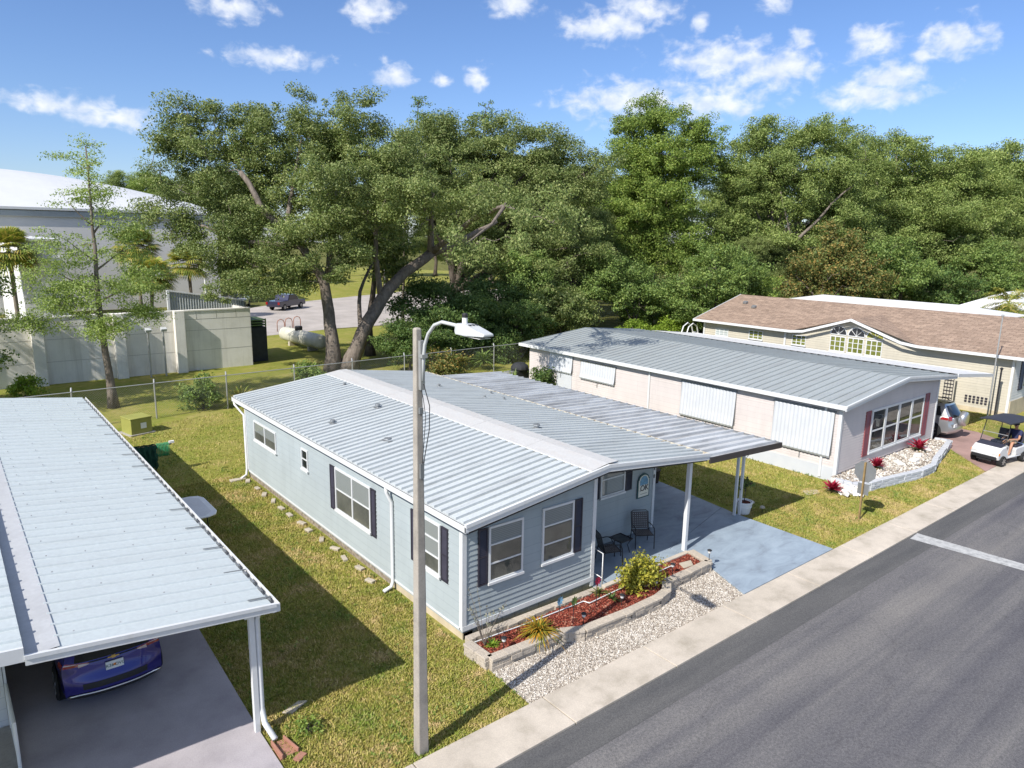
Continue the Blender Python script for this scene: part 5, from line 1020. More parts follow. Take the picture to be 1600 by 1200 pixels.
def wheel(parent, x, y, r, w, sgn):
    m = MB(); m.lathe((x,y,r), [(r*.62,-w/2),(r*.93,-w/2),(r,-w*.36),(r,w*.36),(r*.93,w/2),(r*.62,w/2)], 28, 'x'); wh = m.build('wheel', 'tyre', parent, local=True, smooth=False)
    m = MB(); o = sgn*w*.42; m.lathe((x+o,y,r), [(r*.64,-.01),(r*.64,.01),(r*.2,.014)], 24, 'x')
    for k in range(7):
        a = k*2*math.pi/7; m.obox((x+o+sgn*.016,y+math.cos(a)*r*.36,r+math.sin(a)*r*.36), (.02,r*.55,r*.15), (a,0,0))
    m.build('rim', 'alloy', wh, local=True)
def suv(name, label, loc, rz, paintm, W=1.84, L=4.65, Ht=1.66, spare=False, group=None):
    t = thing(name, label, 'car', loc, rz, group); w, l = W/2, L/2; k = Ht/1.66
    C = Car([(w*.90,.22,-l+.22,l-.25,.16,.2),(w*.97,.36,-l+.02,l-.04,.20,.25),(w*.985,.58,-l+.0,l,.20,.26),(w,.80*k,-l+.08,l-.10,.17,.26),(w*.985,.98*k,-l+.13,l-.28,.14,.25),(w*.93,1.06*k,-l+.17,l-1.15,.12,.2),(w*.84,1.32*k,-l+.36,l-1.62,.10,.14),(w*.73,1.56*k,-l+.50,l-2.05,.08,.1),(w*.60,1.63*k,-l+.52,l-2.2,.06,.08)])
    m = MB(); C.body(m); m.build('body', paintm, t, local=True, smooth=True, fixn=False)
    for sg in (-1,1):
        m = MB(); m.grid(C.patch(lambda h,u: C.side(h,u,sg,.006), 5.15, 6.75, .10, .72)); m.build('side_window', 'dark_glass', t, local=True, smooth=True)
        m = MB(); m.grid(C.patch(lambda h,u: C.side(h,u,sg,.005), 0.0, .75, .0, 1.0, 3, 16)); m.build('sill', 'black_plastic', t, local=True, smooth=True)
        for yy in (-l+.92, l-.95):
            m = MB(); P = []; 
            for ring in (.36,.43): P.append([(sg*(w*.985+.012), yy+ring*math.cos(a), .36+ring*math.sin(a)) for a in np.linspace(-.25,math.pi+.25,18)])
            m.grid(P); c0 = [(sg*(w*.985+.008), yy+.37*math.cos(a), .36+.37*math.sin(a)) for a in np.linspace(-.6,math.pi+.6,18)]; m.add(c0, [tuple(range(18))]); m.build('wheel_arch', 'black_plastic', t, local=True)
            wheel(t, sg*(w-.085), yy, .35, .23, sg)
        m = MB(); m.tube([C.side(8,.1,sg,-.04), C.side(8,.25,sg,.0)[:2]+(1.70*k,), C.side(8,.75,sg,.0)[:2]+(1.70*k,), C.side(8,.9,sg,-.04)], .018, 6); m.build('roof_rail', 'black_plastic', t, local=True)
        m = MB(); m.obox((sg*(w+.1), l-1.45, 1.05*k), (.2,.10,.15)); m.build('mirror', paintm, t, local=True, bevel=.03)
    m = MB(); m.grid(C.patch(C.rear, 4.7, 6.85, -.80, .80, 8, 14, off=.010)); m.build('rear_window', 'dark_glass', t, local=True, smooth=True)
    m = MB(); m.grid(C.patch(C.front, 5.3, 6.9, -.92, .92, 6, 14, off=.008)); m.build('windscreen', 'dark_glass', t, local=True, smooth=True)
    return t, C, w, l
# blue crossover under the neighbour's carport
t, C, w, l = suv('parked_car', 'shiny royal blue crossover parked under the left carport, tail towards the street', (1.92,16.83,.045), 0, 'car_blue')
for sg in (-1,1):
    # almond shaped lamps: a tip towards the plate, full height at the corner
    for (q0,q1,hc,hs,e,off,mt,nm) in ((.44,.99,4.12,1.05,.55,.012,'tail_red','tail_light'),(.49,.70,3.98,.50,.7,.017,'tail_clear','reversing_lamp'),(.72,.985,4.38,.42,.8,.017,'tail_clear','reversing_lamp')):
        G = [[C.rear(hc+(v-.5)*hs*max(.04,u**e)+.22*u*(1 if nm == 'tail_light' else 0), sg*(q0+(q1-q0)*u), off) for u in np.linspace(0,1,9)] for v in np.linspace(0,1,5)]
        m = MB(); m.grid(G); m.build(nm, mt, t, local=True, smooth=True)
    m = MB(); m.grid(C.patch(lambda h,u: C.side(h,u,sg,.012), 3.7, 4.6, 0, .06, 3, 4)); m.build('tail_light', 'tail_red', t, local=True, smooth=True)
m = MB(); m.grid(C.patch(C.rear, .0, 1.35, -.93, .93, 4, 18, off=.012)); m.build('lower_bumper', 'black_plastic', t, local=True, smooth=True)
m = MB(); m.grid(C.patch(C.rear, 1.7, 2.2, -.66, .66, 4, 18, off=.010)); m.build('bumper_insert', 'black_plastic', t, local=True, smooth=True)
m = MB(); P = [C.rear(1.35+.25*max(0,abs(q)-.72)/.28*(-1), q, .03) for q in np.linspace(-.97,.97,20)]; m.tube(P, .02, 6); m.build('chrome_strip', 'chrome', t, local=True, smooth=True)
m = MB(); P = [C.rear(4.15+.25*(q*q), q, .012) for q in np.linspace(-.5,.5,12)]; m.tube(P, .012, 5); m.build('boot_crease', 'dark_trim', t, local=True, smooth=True)
def plate(t, y, z, s, m1, body):
    m = MB(); m.box(-.155+s,.155+s,y,y+.02,z-.08,z+.08); p = m.build('number_plate', 'plate_white', t, local=True)
    a, b = body; MT = lambda x: Matrix.Translation((x+s,y-.003,z-.005)) @ Matrix.Rotation(R(90),4,'X'); text_part('lettering', a, .085, 'plate_ink', p, MT(-.085), .001); text_part('lettering', b, .085, 'plate_ink', p, MT(.09), .001)
    m = MB(); m.lathe((s,y-.004,z),[(.026,0),(.026,.004)],10,'y'); m.build('orange_mark', 'orange_ink', p, local=True)
plate(t, -l-.03+.08, .86, 0, None, ('K36','OVC'))
m = MB(); zc = 1.0; y = C.rear(4.1,0,.03)[1]
m.prism_y([(-.10,zc-.012),(-.03,zc-.012),(-.035,zc-.03),(.03,zc-.03),(.037,zc-.012),(.10,zc-.012),(.10,zc+.012),(.03,zc+.012),(.035,zc+.03),(-.03,zc+.03),(-.037,zc+.012),(-.10,zc+.012)], y, y+.02); m.build('emblem', 'gold', t, local=True)
# silver off-roader with a spare wheel
t, C, w, l = suv('parked_car', 'silver sport utility car with a covered spare wheel on its tailgate beside the pink house', (37.65,14.5,.05), 0, 'car_silver', 1.82, 4.4, 1.70)
for sg in (-1,1):
    m = MB(); m.grid(C.patch(C.rear, 3.5, 5.1, sg*.72, sg*.99, 4, 6, off=.012)); m.build('tail_light', 'tail_red', t, local=True, smooth=True)
    m = MB(); m.grid(C.patch(lambda h,u: C.side(h,u,sg,.012), 3.7, 4.9, 0, .09, 3, 4)); m.build('tail_light', 'tail_red', t, local=True, smooth=True)
m = MB(); m.lathe((.08,-l-.08,.98), [(.10,-.14),(.31,-.13),(.35,-.08),(.36,.10),(.33,.13)], 28, 'y'); m.build('spare_wheel_cover', 'car_silver', t, local=True, smooth=True)
m = MB(); m.box(-.66,-.36,-l+.02,-l+.06,.62,.77); m.build('number_plate', 'plate_white', t, local=True)
m = MB(); m.tube([(-.5,-1.2,1.74),(-.5,1.0,1.74)], .02, 6); m.tube([(.5,-1.2,1.74),(.5,1.0,1.74)], .02, 6); m.tube([(-.5,-.6,1.74),(.5,-.6,1.74)], .02, 6); m.build('roof_rack', 'black_plastic', t, local=True)
# dark pickup in the parking lot
t = thing('pickup_truck', 'dark navy pickup truck parked in the lot behind the big oak', 'pickup', (33.6,86.0,.012), R(-55))
m = MB(); prof = [(-2.7,.45),(2.75,.45),(2.8,.75),(2.7,1.05),(1.35,1.15),(.75,1.82),(-.75,1.85),(-1.0,1.15),(-2.72,1.15),(-2.8,.8)]
m.prism_x(prof, -.95, .95); m.build('body', 'truck_navy', t, local=True, bevel=.06)
m = MB(); m.prism_x([(1.2,1.2),(.72,1.74),(-.7,1.77),(-.88,1.2)], -.965, .965); m.build('window', 'dark_glass', t, local=True)
for sx in (-1,1):
    for y in (-1.75,1.75): wheel(t, sx*.84, y, .40, .26, sx)
    m = MB(); m.box(sx*.7,sx*.95,-2.83,-2.78,.75,1.05); m.build('tail_light', 'tail_red', t, local=True)
# ------------------------------------------------------------------ golf cart and driver
GC = (35.15,9.85,.05)
t = thing('golf_cart', 'white golf cart with a dark roof standing at the end of the red driveway', 'golf cart', GC, R(80))
def lb(*a): m = MB(); m.box(*a); return m
m = MB(); m.prism_x([(.35,.28),(1.12,.28),(1.2,.42),(1.17,.62),(.95,.80),(.62,.86),(.45,.55),(.35,.36)], -.56, .56); m.build('front_cowl', 'cart_white', t, local=True, bevel=.05)
m = MB(); m.box(-.56,.56,-.75,.5,.28,.36); m.prism_x([(-1.15,.35),(-.2,.35),(-.12,.62),(-.2,.68),(-1.12,.74),(-1.2,.55)], -.56, .56); m.build('body', 'cart_white', t, local=True, bevel=.04)
m = MB(); m.prism_x([(.62,.862),(.95,.805),(.94,.84),(.6,.93),(.5,.9)], -.50, .50); m.build('dashboard', 'cart_seat', t, local=True, bevel=.02)
m = MB(); m.box(-.5,.5,1.16,1.24,.30,.44); m.box(-.3,.3,1.0,1.2,.2,.32); m.build('bumper', 'black_plastic', t, local=True, bevel=.02)
for sx in (-1,1):
    m = MB(); m.box(sx*.30,sx*.52,1.15,1.20,.52,.64); m.build('headlight', 'lamp_glass', t, local=True, bevel=.015)
    m = MB(); m.box(sx*.50,sx*.57,1.08,1.16,.50,.6); m.build('indicator', 'orange_ink', t, local=True)
    for y in (.82,-.82): wheel(t, sx*.52, y, .23, .2, sx)
    m = MB(); m.tube([(sx*.50,.68,.86),(sx*.5,.50,1.4),(sx*.48,.40,1.86)], .018, 6); m.tube([(sx*.5,-.95,.7),(sx*.49,-.85,1.86)], .018, 6); m.build('roof_strut', 'black_plastic', t, local=True)
for x in (-.27,.27):
    m = MB(); m.box(x-.25,x+.25,-.72,-.18,.70,.80); m.build('seat', 'cart_seat', t, local=True, bevel=.03)
    m = MB(); m.obox((x,-.80,1.05),(.50,.10,.48),(R(12),0,0)); m.build('seat_back', 'cart_seat', t, local=True, bevel=.04)
m = MB(); G = [[(x,y,1.86+.07*(1-(x/.62)**2)*(1-(y+.2)**4/3)) for x in np.linspace(-.62,.62,9)] for y in np.linspace(-1.1,.72,9)]; m.grid(G); m.grid([[(p[0],p[1],p[2]-.05) for p in r_] for r_ in G]); 
for e in (G[0], G[-1], [r_[0] for r_ in G], [r_[-1] for r_ in G]): m.grid([e, [(p[0],p[1],p[2]-.05) for p in e]])
m.build('roof', 'cart_roof', t, local=True, smooth=False)
m = MB(); m.quad((-.48,.66,.90),(.48,.66,.90),(.46,.43,1.78),(-.46,.43,1.78)); m.build('windscreen', 'glass_pane', t, local=True)
m = MB(); m.tube([(-.5,.55,1.3),(.5,.55,1.3)], .014, 6); m.build('windscreen_bar', 'galv', t, local=True)
m = MB(); m.tube([(-.27,.5,.85),(-.27,.2,1.0)], .02, 6); m.tube([(-.27+.16*math.cos(a),.2-.03*math.sin(a)*.0-.08*math.sin(a),1.02+.14*math.sin(a)) for a in np.linspace(0,6.283,16)], .014, 6); m.build('steering_wheel', 'black_plastic', t, local=True)
# driver (sits on the left seat)
def skin_fig(name, chains, mat, parent, sub=1):
    """chains: list of (points, radii); first point of each later chain must equal an earlier point to join"""
    vs = []; rs = []; es = []; key = {}
    for pts, rad in chains:
        prev = None
        for p, r in zip(pts, rad):
            k = tuple(round(c,4) for c in p)
            if k not in key: key[k] = len(vs); vs.append(p); rs.append(r)
            i = key[k]
            if prev is not None and prev != i: es.append((prev,i))
            prev = i
    me = bpy.data.meshes.new(name); me.from_pydata(vs, es, []); o = bpy.data.objects.new(name, me); COL.objects.link(o)
    o.modifiers.new('skin', 'SKIN'); 
    if not me.skin_vertices: me.attributes.new('skin', 'FLOAT', 'POINT')
    for i, r in enumerate(rs):
        v = me.skin_vertices[0].data[i]; v.radius = (r,r); v.use_root = (i == 0); v.use_loose = False
    s = o.modifiers.new('sub', 'SUBSURF'); s.levels = sub; s.render_levels = sub
    dg = bpy.context.evaluated_depsgraph_get(); dg.update(); me2 = bpy.data.meshes.new_from_object(o.evaluated_get(dg)); bpy.data.objects.remove(o)
    me2.materials.clear(); me2.materials.append(MATS[mat]); me2.polygons.foreach_set('use_smooth', [True]*len(me2.polygons)); o = bpy.data.objects.new(name, me2); COL.objects.link(o); o.parent = parent; return o
PX = -.27
pr = thing('person', 'seated driver in navy shirt, khaki shorts and dark cap holding the cart wheel', 'person', GC, R(80))
pel, chest, neck, head = (PX,-.52,.90), (PX,-.56,1.22), (PX,-.55,1.42), (PX,-.50,1.57)
ch = [([pel,(PX,-.55,1.05),chest,(PX,-.555,1.34),neck,(PX,-.53,1.49),head,(PX,-.49,1.66)], [.14,.13,.15,.12,.055,.06,.095,.075])]
for s in (-1,1):
    ch.append(([pel,(PX+s*.1,-.40,.88),(PX+s*.16,-.02,.90),(PX+s*.17,.06,.70),(PX+s*.15,.08,.42),(PX+s*.15,.20,.39)], [.14,.09,.065,.058,.042,.04]))
    hand = (PX+s*.15,.14,1.06); el_ = (PX+s*.27,-.28,1.05); ch.append(([(PX,-.555,1.34),(PX+s*.19,-.55,1.34),el_,hand], [.12,.058,.042,.03]))
    for k in range(5):
        a = -.5+.25*k; b = (hand[0]+s*.02*(k-2)*.6, hand[1]+.045, hand[2]+.03-.014*k); c = (b[0]-s*.01, b[1]+.02, b[2]-.025); ch.append(([hand,b,c], [.03,.010,.008]))
skin_fig('body', ch, 'skin', pr, 2)
sh = [([(PX,-.53,.92),(PX,-.55,1.05),chest,(PX,-.555,1.34),(PX,-.55,1.40)], [.165,.155,.172,.14,.075])]
for s in (-1,1): sh.append(([(PX,-.555,1.34),(PX+s*.19,-.55,1.34),(PX+s*.25,-.38,1.15)], [.14,.078,.062]))
skin_fig('shirt', sh, 'navy_shirt', pr, 2)
so_ = [([(PX,-.53,.95),(PX,-.50,.88)], [.16,.16])]
for s in (-1,1): so_.append(([(PX,-.50,.88),(PX+s*.12,-.36,.88),(PX+s*.155,-.10,.90)], [.16,.105,.085]))
skin_fig('shorts', so_, 'shorts_khaki', pr, 2)
m = MB(); m.lathe((PX,-.49,1.62), [(.112,0),(.108,.06),(.075,.105),(.02,.12)], 16); m.quad((PX-.08,-.40,1.63),(PX+.08,-.40,1.63),(PX+.06,-.29,1.615),(PX-.06,-.29,1.615)); m.build('cap', 'cap_dark', pr, local=True, smooth=True)
m = MB()
for s in (-1,1): m.lathe((PX+s*.035,-.408,1.585), [(.012,-.004),(.012,.004)], 8, 'y')
m.build('eyes', 'ink_dark', pr, local=True); m = MB(); m.add([(PX-.012,-.41,1.575),(PX+.012,-.41,1.575),(PX,-.385,1.545),(PX-.014,-.41,1.54),(PX+.014,-.41,1.54),(PX,-.41,1.59)], [(0,1,2),(0,2,3),(1,4,2),(3,2,4)]); m.build('nose', 'skin', pr, local=True)
# ------------------------------------------------------------------ back of the lots
t = thing('concrete_wall', 'tall pale concrete panel wall with projecting pilasters behind the fence', 'wall', (8,50.2,0))
m = MB(); m.box(-6,17.0,50.2,50.5,0,4.0); m.build('panel', 'wall_concrete', t)
m = MB(); m.box(-6,17.02,50.15,50.55,4.0,4.08); m.build('coping', 'wall_concrete', t)
m = MB()
for z in (1.35,2.7,3.45): m.box(-6,17.0,50.192,50.2,z,z+.018)
for x in np.arange(13.4,17,1.3): m.box(x,x+.018,50.192,50.2,3.46,4.0)
m.build('joint', 'block_grey', t)
for x in (-.2,4.1,8.4,11.95):
    m = MB(); m.prism([(x,49.72),(x+.62,49.72),(x+.62,50.19),(x,50.19)], 0, 4.1); m.build('pilaster', 'wall_concrete', t, bevel=.02)
m = MB(); m.box(16.7,17.0,50.5,56,0,4.0); m.build('return_wall', 'wall_concrete', t)
t = thing('ramp_railing', 'sloping corrugated metal screen of a ramp rising behind the concrete wall', 'railing', (15,53,0))
m = MB(); xs = np.linspace(12.5,17.6,60); m.grid([[(x,53+.06*(i%2),2.8),(x,53+.06*(i%2),5.15-(x-12.5)*.17)] for i, x in enumerate(xs)]); m.build('panel', 'roof_pink_house', t)
m = MB(); bar_along(m,(12.4,53,5.15),(17.7,53,4.28),.16,0,.09); m.box(12.35,12.5,52.9,53.1,2.5,5.2); m.build('rail', 'trim_white', t)
m = MB(); m.tube([(14.6,54.5,4.35),(15.6,54.5,4.52),(17.4,54.5,4.5)], .05, 6); m.build('handrail', 'galv', t)
t = thing('dumpster', 'dark bin enclosure with a green slatted top at the end of the concrete wall', 'bin', (17.9,52,0))
m = MB(); m.box(17.2,18.5,51.3,53.6,0,2.5); m.build('body', 'dumpster_dark', t, bevel=.04); m = MB()
for k in range(3): m.box(17.2,18.5,51.35,53.5,2.6+.18*k,2.68+.18*k)
m.build('slats', 'green_paint', t)
for x in (17.25,18.45):
    m = MB(); m.box(x-.04,x+.04,51.32,51.4,2.5,3.1); m.build('post', 'green_paint', t)
t = thing('propane_tank', 'large cream horizontal gas tank with dappled paint on the grass behind the fence', 'gas tank', (23,55.7,0))
ax = Vector((23.2-22.75,52.5-59.0,0)).normalized(); c0 = Vector((22.97,55.7,.86)); L2, r = 3.0, .58; m = MB(); prof = []
for s in (-1,): 
    for a in np.linspace(0,math.pi/2,6): prof.append((-L2-r*.7*math.cos(a)+0, r*math.sin(a)+1e-3))
for a in np.linspace(math.pi/2,0,6): prof.append((L2+r*.7*math.cos(a), r*math.sin(a)+1e-3))
side = Vector((ax.y,-ax.x,0)); up = Vector((0,0,1)); n = 24; vs = []
for d, rr in prof:
    for j in range(n): a = 2*math.pi*j/n; vs.append(c0+ax*d+(side*math.cos(a)+up*math.sin(a))*rr)
m.add(vs, [(i*n+j,i*n+(j+1)%n,(i+1)*n+(j+1)%n,(i+1)*n+j) for i in range(len(prof)-1) for j in range(n)]); m.build('shell', 'tank_paint', t, smooth=True, fixn=True)
for d in (-1.7,1.7):
    p = c0+ax*d; m = MB(); m.obox((p.x,p.y,.17),(.8,.28,.36),(0,0,math.atan2(side.y,side.x))); m.build('saddle', 'step_stone', t, bevel=.03)
p = c0-ax*.6; m = MB(); m.lathe((p.x,p.y,1.4),[(.30,0),(.30,.28),(.26,.34)],14); m.build('valve_dome', 'black_plastic', t)
m = MB(); p = c0-ax*2.2; m.lathe((p.x,p.y,1.42),[(.06,0),(.06,.15)],8); m.build('fitting', 'galv', t)
for x, y in ((25.3,66.4),(26.4,67.2),(27.6,68.1)):
    t = thing('bike_hoop', 'bent metal hoop in a row at the parking lot edge behind the gas tank', 'bike rack', (x,y,0), group='metal hoops by the parking lot'); m = MB(); m.tube([(x-.35,y,0),(x-.35,y,.8),(x-.25,y,1.05),(x,y,1.15),(x+.25,y,1.05),(x+.35,y,.8),(x+.35,y,0)], .04, 8); m.build('tube', 'terracotta_block', t, smooth=True)
t = thing('warehouse', 'large pale warehouse with a white arched roof at the far left', 'building', (8,95,0))
m = MB(); m.box(-40,28.6,95,140,0,11.4); m.build('wall', 'warehouse_wall', t)
za = lambda x: 16.9-.0052*(x-3.5)**2
xs = np.linspace(-24,28.8,40); poly = [(x,za(x)) for x in xs]+[(28.8,11.45),(-24,11.45)]
m = MB(); ys_ = 94.6+46*np.linspace(0,1,14)**1.4
m.grid([[(x,y,11.45+(za(x)-11.45)*math.sin(min(1,(y-94.6)/24)*math.pi/2)) for x in np.linspace(-24,28.8,50)] for y in ys_]); m.box(-24,28.8,94.6,94.8,11.2,11.47); m.build('roof', 'warehouse_roof', t)
m = MB(); m.grid([[(28.7,y,11.3),(28.7,y,11.45+(za(28.8)-11.45)*math.sin(min(1,(y-94.6)/24)*math.pi/2))] for y in ys_]); m.build('side_gable', 'warehouse_wall', t)
m = MB(); m.box(-40,28.7,94.75,94.98,10.5,11.1); m.build('band', 'roof_pink_house', t)
t = thing('annex', 'tall white box-shaped annex with a ledge at the far left edge below the warehouse roof', 'building', (7,70,0)); m = MB(); m.box(5.6,8.6,70,93,0,8.2); m.build('wall', 'white_wall', t); m = MB(); m.box(5.4,8.7,69.8,93,6.6,6.9); m.box(5.4,8.7,69.8,93,8.2,8.4); m.build('ledge', 'roof_far', t)
t = thing('light_pole', 'thin white light pole standing in front of the warehouse', 'light pole', (25.2,89.5,0)); m = MB(); m.tube([(25.2,89.5,0),(25.2,89.5,7.5)], [.12,.08], 8); m.build('pole', 'white_plastic', t); m = MB(); m.box(24.7,25.7,89.3,89.7,7.5,7.65); m.build('lamp_head', 'lamp_body', t)
for x, lab in ((10.2,'left of two slim floodlight posts in front of the concrete wall'),(11.1,'right of two slim floodlight posts in front of the concrete wall')):
    t = thing('floodlight_post', lab, 'light post', (x,49.3,0), group='floodlight posts at the concrete wall'); m = MB(); m.tube([(x,49.3,0),(x,49.3,3.0)], .06, 8); m.build('pole', 'galv', t); m = MB(); m.obox((x,49.1,3.05),(.35,.25,.2),(.5,0,0)); m.build('lamp_head', 'lamp_body', t, bevel=.02)
for x, y, h, lab in ((38.6,66.2,3.0,'thin dark pole at the near edge of the parking lot'),(41.5,75.5,6.5,'thin pale pole standing further into the parking lot')):
    t = thing('pole', lab, 'pole', (x,y,0)); m = MB(); m.tube([(x,y,0),(x,y,h)], .06, 8); m.build('shaft', 'galv' if h > 4 else 'dark_trim', t)
car2 = [o for o in bpy.data.objects if o.get('label','').startswith('silver sport')][0]
c = copy_tree(car2); c.location = (29.6,91,.02); c.rotation_euler.z = R(150); c['label'] = 'pale car parked far off beside the warehouse, mostly behind leaves'
# chain link fence
t = thing('chain_link_fence', 'grey chain link fence along the back of the lots', 'fence', (12,38.2,0)); fy = lambda x: 38.0+.03*(x-8)
px_ = [-2.7,.85,4.4,7.95,11.45,15.2,18.8,22.4,26,29.6,33.2]
for x in px_:
    m = MB(); m.tube([(x,fy(x),0),(x,fy(x),1.84),(x+.03,fy(x)+.12,1.98)], .038, 8); m.build('post', 'galv', t)
m = MB(); m.tube([(x,fy(x),1.8) for x in px_], .024, 6); m.build('top_rail', 'galv', t)
m = MB(); x = -2.7
while x < 33.2:
    for s in (-1,1):
        x2 = x+s*1.75; 
        if -2.7 <= x2 <= 33.2: m.quad((x-.003,fy(x),.04),(x+.003,fy(x),.04),(x2+.003,fy(x2),1.79),(x2-.003,fy(x2),1.79))
    x += .11
m.build('mesh', 'galv', t)
# ------------------------------------------------------------------ trees
OB = [(12.9,52.6,12.4,1.6,1.5),(13.4,53,14.6,1.4,1.2),(12.4,53.4,10.5,1.3,1.1),(13.9,51.6,8.7,1.7,1.4),(14.7,50.3,10.2,2.0,1.7),(16.2,48.2,8.8,2.0,1.6),(22.6,45.2,10.4,1.8,1.4),(21.8,47.5,14.6,2.2,1.8),(14.6,52.5,15.9,2.2,2.0),(16.8,51.0,16.4,2.7,2.0),(15.1,51.0,13.7,2.7,2.4),(12.9,51.6,10.7,1.5,1.3),(13.9,52.0,13.9,1.9,1.9),(18.3,49.7,14.8,2.7,2.7),(16.5,49.6,10.6,3.0,2.4),(19.2,48.0,11.0,3.0,2.4),(17.1,48.7,7.4,2.4,1.9),(15.3,49.9,6.7,1.7,1.5),(20.8,48.1,16.3,2.4,2.2),(23.0,46.4,16.6,2.6,2.1),(23.1,45.3,12.8,3.4,2.6),(21.4,45.9,10.2,2.4,1.6),(25.2,43.9,13.7,3.0,2.7),(27.5,41.9,13.3,3.0,2.7),(25.2,43.0,10.6,2.4,1.5),(19.0,46.9,6.6,1.5,1.7),
 (17.4,45.1,7.1,2.4,1.9),(15.5,46.3,5.9,2.0,1.4),(14.2,48.5,5.0,1.2,1.0),(11.9,52.6,10.3,1.2,1.0),(18.6,44.6,8.8,2.0,1.6),(15.0,48.6,7.9,2.1,1.7),(21.2,42.5,10.8,2.4,1.7),(23.5,40,11.9,2.3,1.8),(26.4,39.1,11.0,2.0,1.5),(22.4,26.6,10.3,2.1,1.2),(25,30.5,11,1.8,1.2),(19.9,28.6,8.9,1.4,.8),(27,35.5,11.2,2.0,1.4),
 (20.6,43.6,8.9,1.7,1.7),(19.9,43.5,6.6,1.4,1.0),(22.3,43.2,7.8,1.6,1.3),(23.6,42.6,9.4,1.6,1.2),
 (22,51,14.5,4,2.6),(26,48,14,4,2.6),(18.5,53,12.5,3.5,2.6),(20,42.5,12.6,2.6,1.9),(24,40,12.0,2.4,1.9)]
tree('live_oak', 'big spreading live oak with two thick leaning forked trunks behind the blue house', 'tree', (20.9,45,0),
  [([(20.6,44.9,-.1),(20.75,45.2,2.2),(20.7,45.7,4.0),(20.9,46,6.0),(19.4,46.4,8.3),(17.4,47.0,10.2),(16.3,48.5,13)], .50,.16), ([(21.5,44.5,-.1),(22.6,44.6,2.4),(24.4,45.0,4.9),(26.4,44.9,6.6),(28.4,44.6,8.0)], .56,.34), ([(28.4,44.6,8.0),(30.6,44,8.9),(33.5,43.6,10.3)],.34,.13), ([(28.3,44.6,7.9),(28.0,44.2,9.4),(27.4,43,12.0)],.3,.12),
   ([(20.9,46,6.0),(21.6,46.5,9),(22.4,47,13)],.3,.1), ([(24.4,45,4.9),(24.2,45.3,8),(24.2,45,12)],.24,.1), ([(19.4,46.4,8.3),(16,48.5,8.6),(14.2,50.6,9.6)],.22,.08), ([(18.4,46.7,9.2),(19.6,48,12.5),(20.4,48.1,15.5)],.2,.07), ([(22.6,44.6,2.4),(23.4,46.5,5.2),(25.2,47.5,7.2)],.2,.08), ([(28.4,44.6,8.0),(28.2,39.5,10.2),(26,33,11),(23,27.5,10.2)],.24,.06), ([(26,33,11),(23.5,31,9.8),(20.2,28.8,8.8)],.12,.04)],
  OB, 'leaf_oak', 'bark_oak', 1200, 330, .74, .142, 3, .45, vol=.42)
OM = [(35.8,54.6,17.3,4.0,2.4),(39.7,51.5,17.1,3.7,2.4),(42.5,48.7,15.5,3.4,2.9),(38.8,51.2,13.5,4.4,3.1),(42.4,47.6,11.2,4.4,3.1),(43.8,45.6,7.9,3.0,2.5),(37.8,50.7,9.0,3.7,2.5),(40.5,47.8,6.6,3.5,2.2),(36.4,52.4,11.0,3.3,2.5),(45.9,45.8,14.8,2.2,2.2),(33.5,55.5,14.5,3.5,3),(38,57,14.5,4.5,3.5)]
T3 = [(26,48.6,8.6,2.2,1.5),(27.5,48.5,7.0,1.8,1.2)]
tree('live_oak', 'slim dark oak trunk standing between the forks of the big leaning oak', 'tree', (25.8,49.5,0), [([(25.8,49.5,-.1),(25.7,49.5,2.5),(26.2,49.3,5.5),(26.4,48.8,9)],.34,.12),([(25.75,49.5,2.6),(27,49,4.2),(28.2,48.6,6.6)],.18,.08)], T3, 'leaf_oak', 'bark_dark', 46, 160, 1.0, .25, 71, .7)
om = tree('live_oak', 'broad dense live oak with a dark upright trunk right of the big leaning oak', 'tree', (37.6,57.0,0), auto_limbs((37.6,57,-.1),(38.5,53,12),OM,.62,5), OM, 'leaf_oak', 'bark_dark', 1000, 290, .9, .17, 5, .3)
SP = [(35.0,57.0,20.6,1.0,1.0),(35.6,56.5,19.2,1.2,.9),(39.4,53.0,20.2,1.4,1.0),(39.0,53.2,19.0,1.2,.9)]
for i, bl in enumerate((SP[:2],SP[2:])):
    b = bl[0]; tree('slender_tree', ('wispy treetop rising above the oaks, left of the pair','wispy treetop rising above the oaks, right of the pair')[i], 'tree', (b[0]+1,b[1]+5,0), [([(b[0]+1,b[1]+5,0),(b[0]+.7,b[1]+4,9),(b[0]+.1,b[1]+.4,b[2]-1.5),(b[0],b[1],b[2])],.16,.03)], bl, 'leaf_shrub', 'bark_dark', 16, 60, .55, .16, 30+i, .9, vol=.6)
TL = [(60.6,51.4,21.3,4.5,2.0),(63.4,48.5,19.1,3.0,2.5),(58.2,53.2,20.6,2.0,2.0),(57.7,52.5,16.5,3.3,3.2),(61.0,49.7,16.0,4.8,3.6),(58.9,50.1,11.4,4.9,4.1),(61.4,47.3,8.2,3.6,3.0),(55.9,52.8,12.3,3.0,3.6),(57.3,50.2,6.8,3.3,3.0),(61,53,15,4,4)]
tl = tree('tall_tree', 'tallest bright green broadleaf tree near the middle of the treeline', 'tree', (60,51,0), auto_limbs((60,51,-.1),(60.3,51,19),TL,.5,6), TL, 'leaf_bright', 'bark_dark', 880, 280, .95, .19, 6, .3, vol=.5)
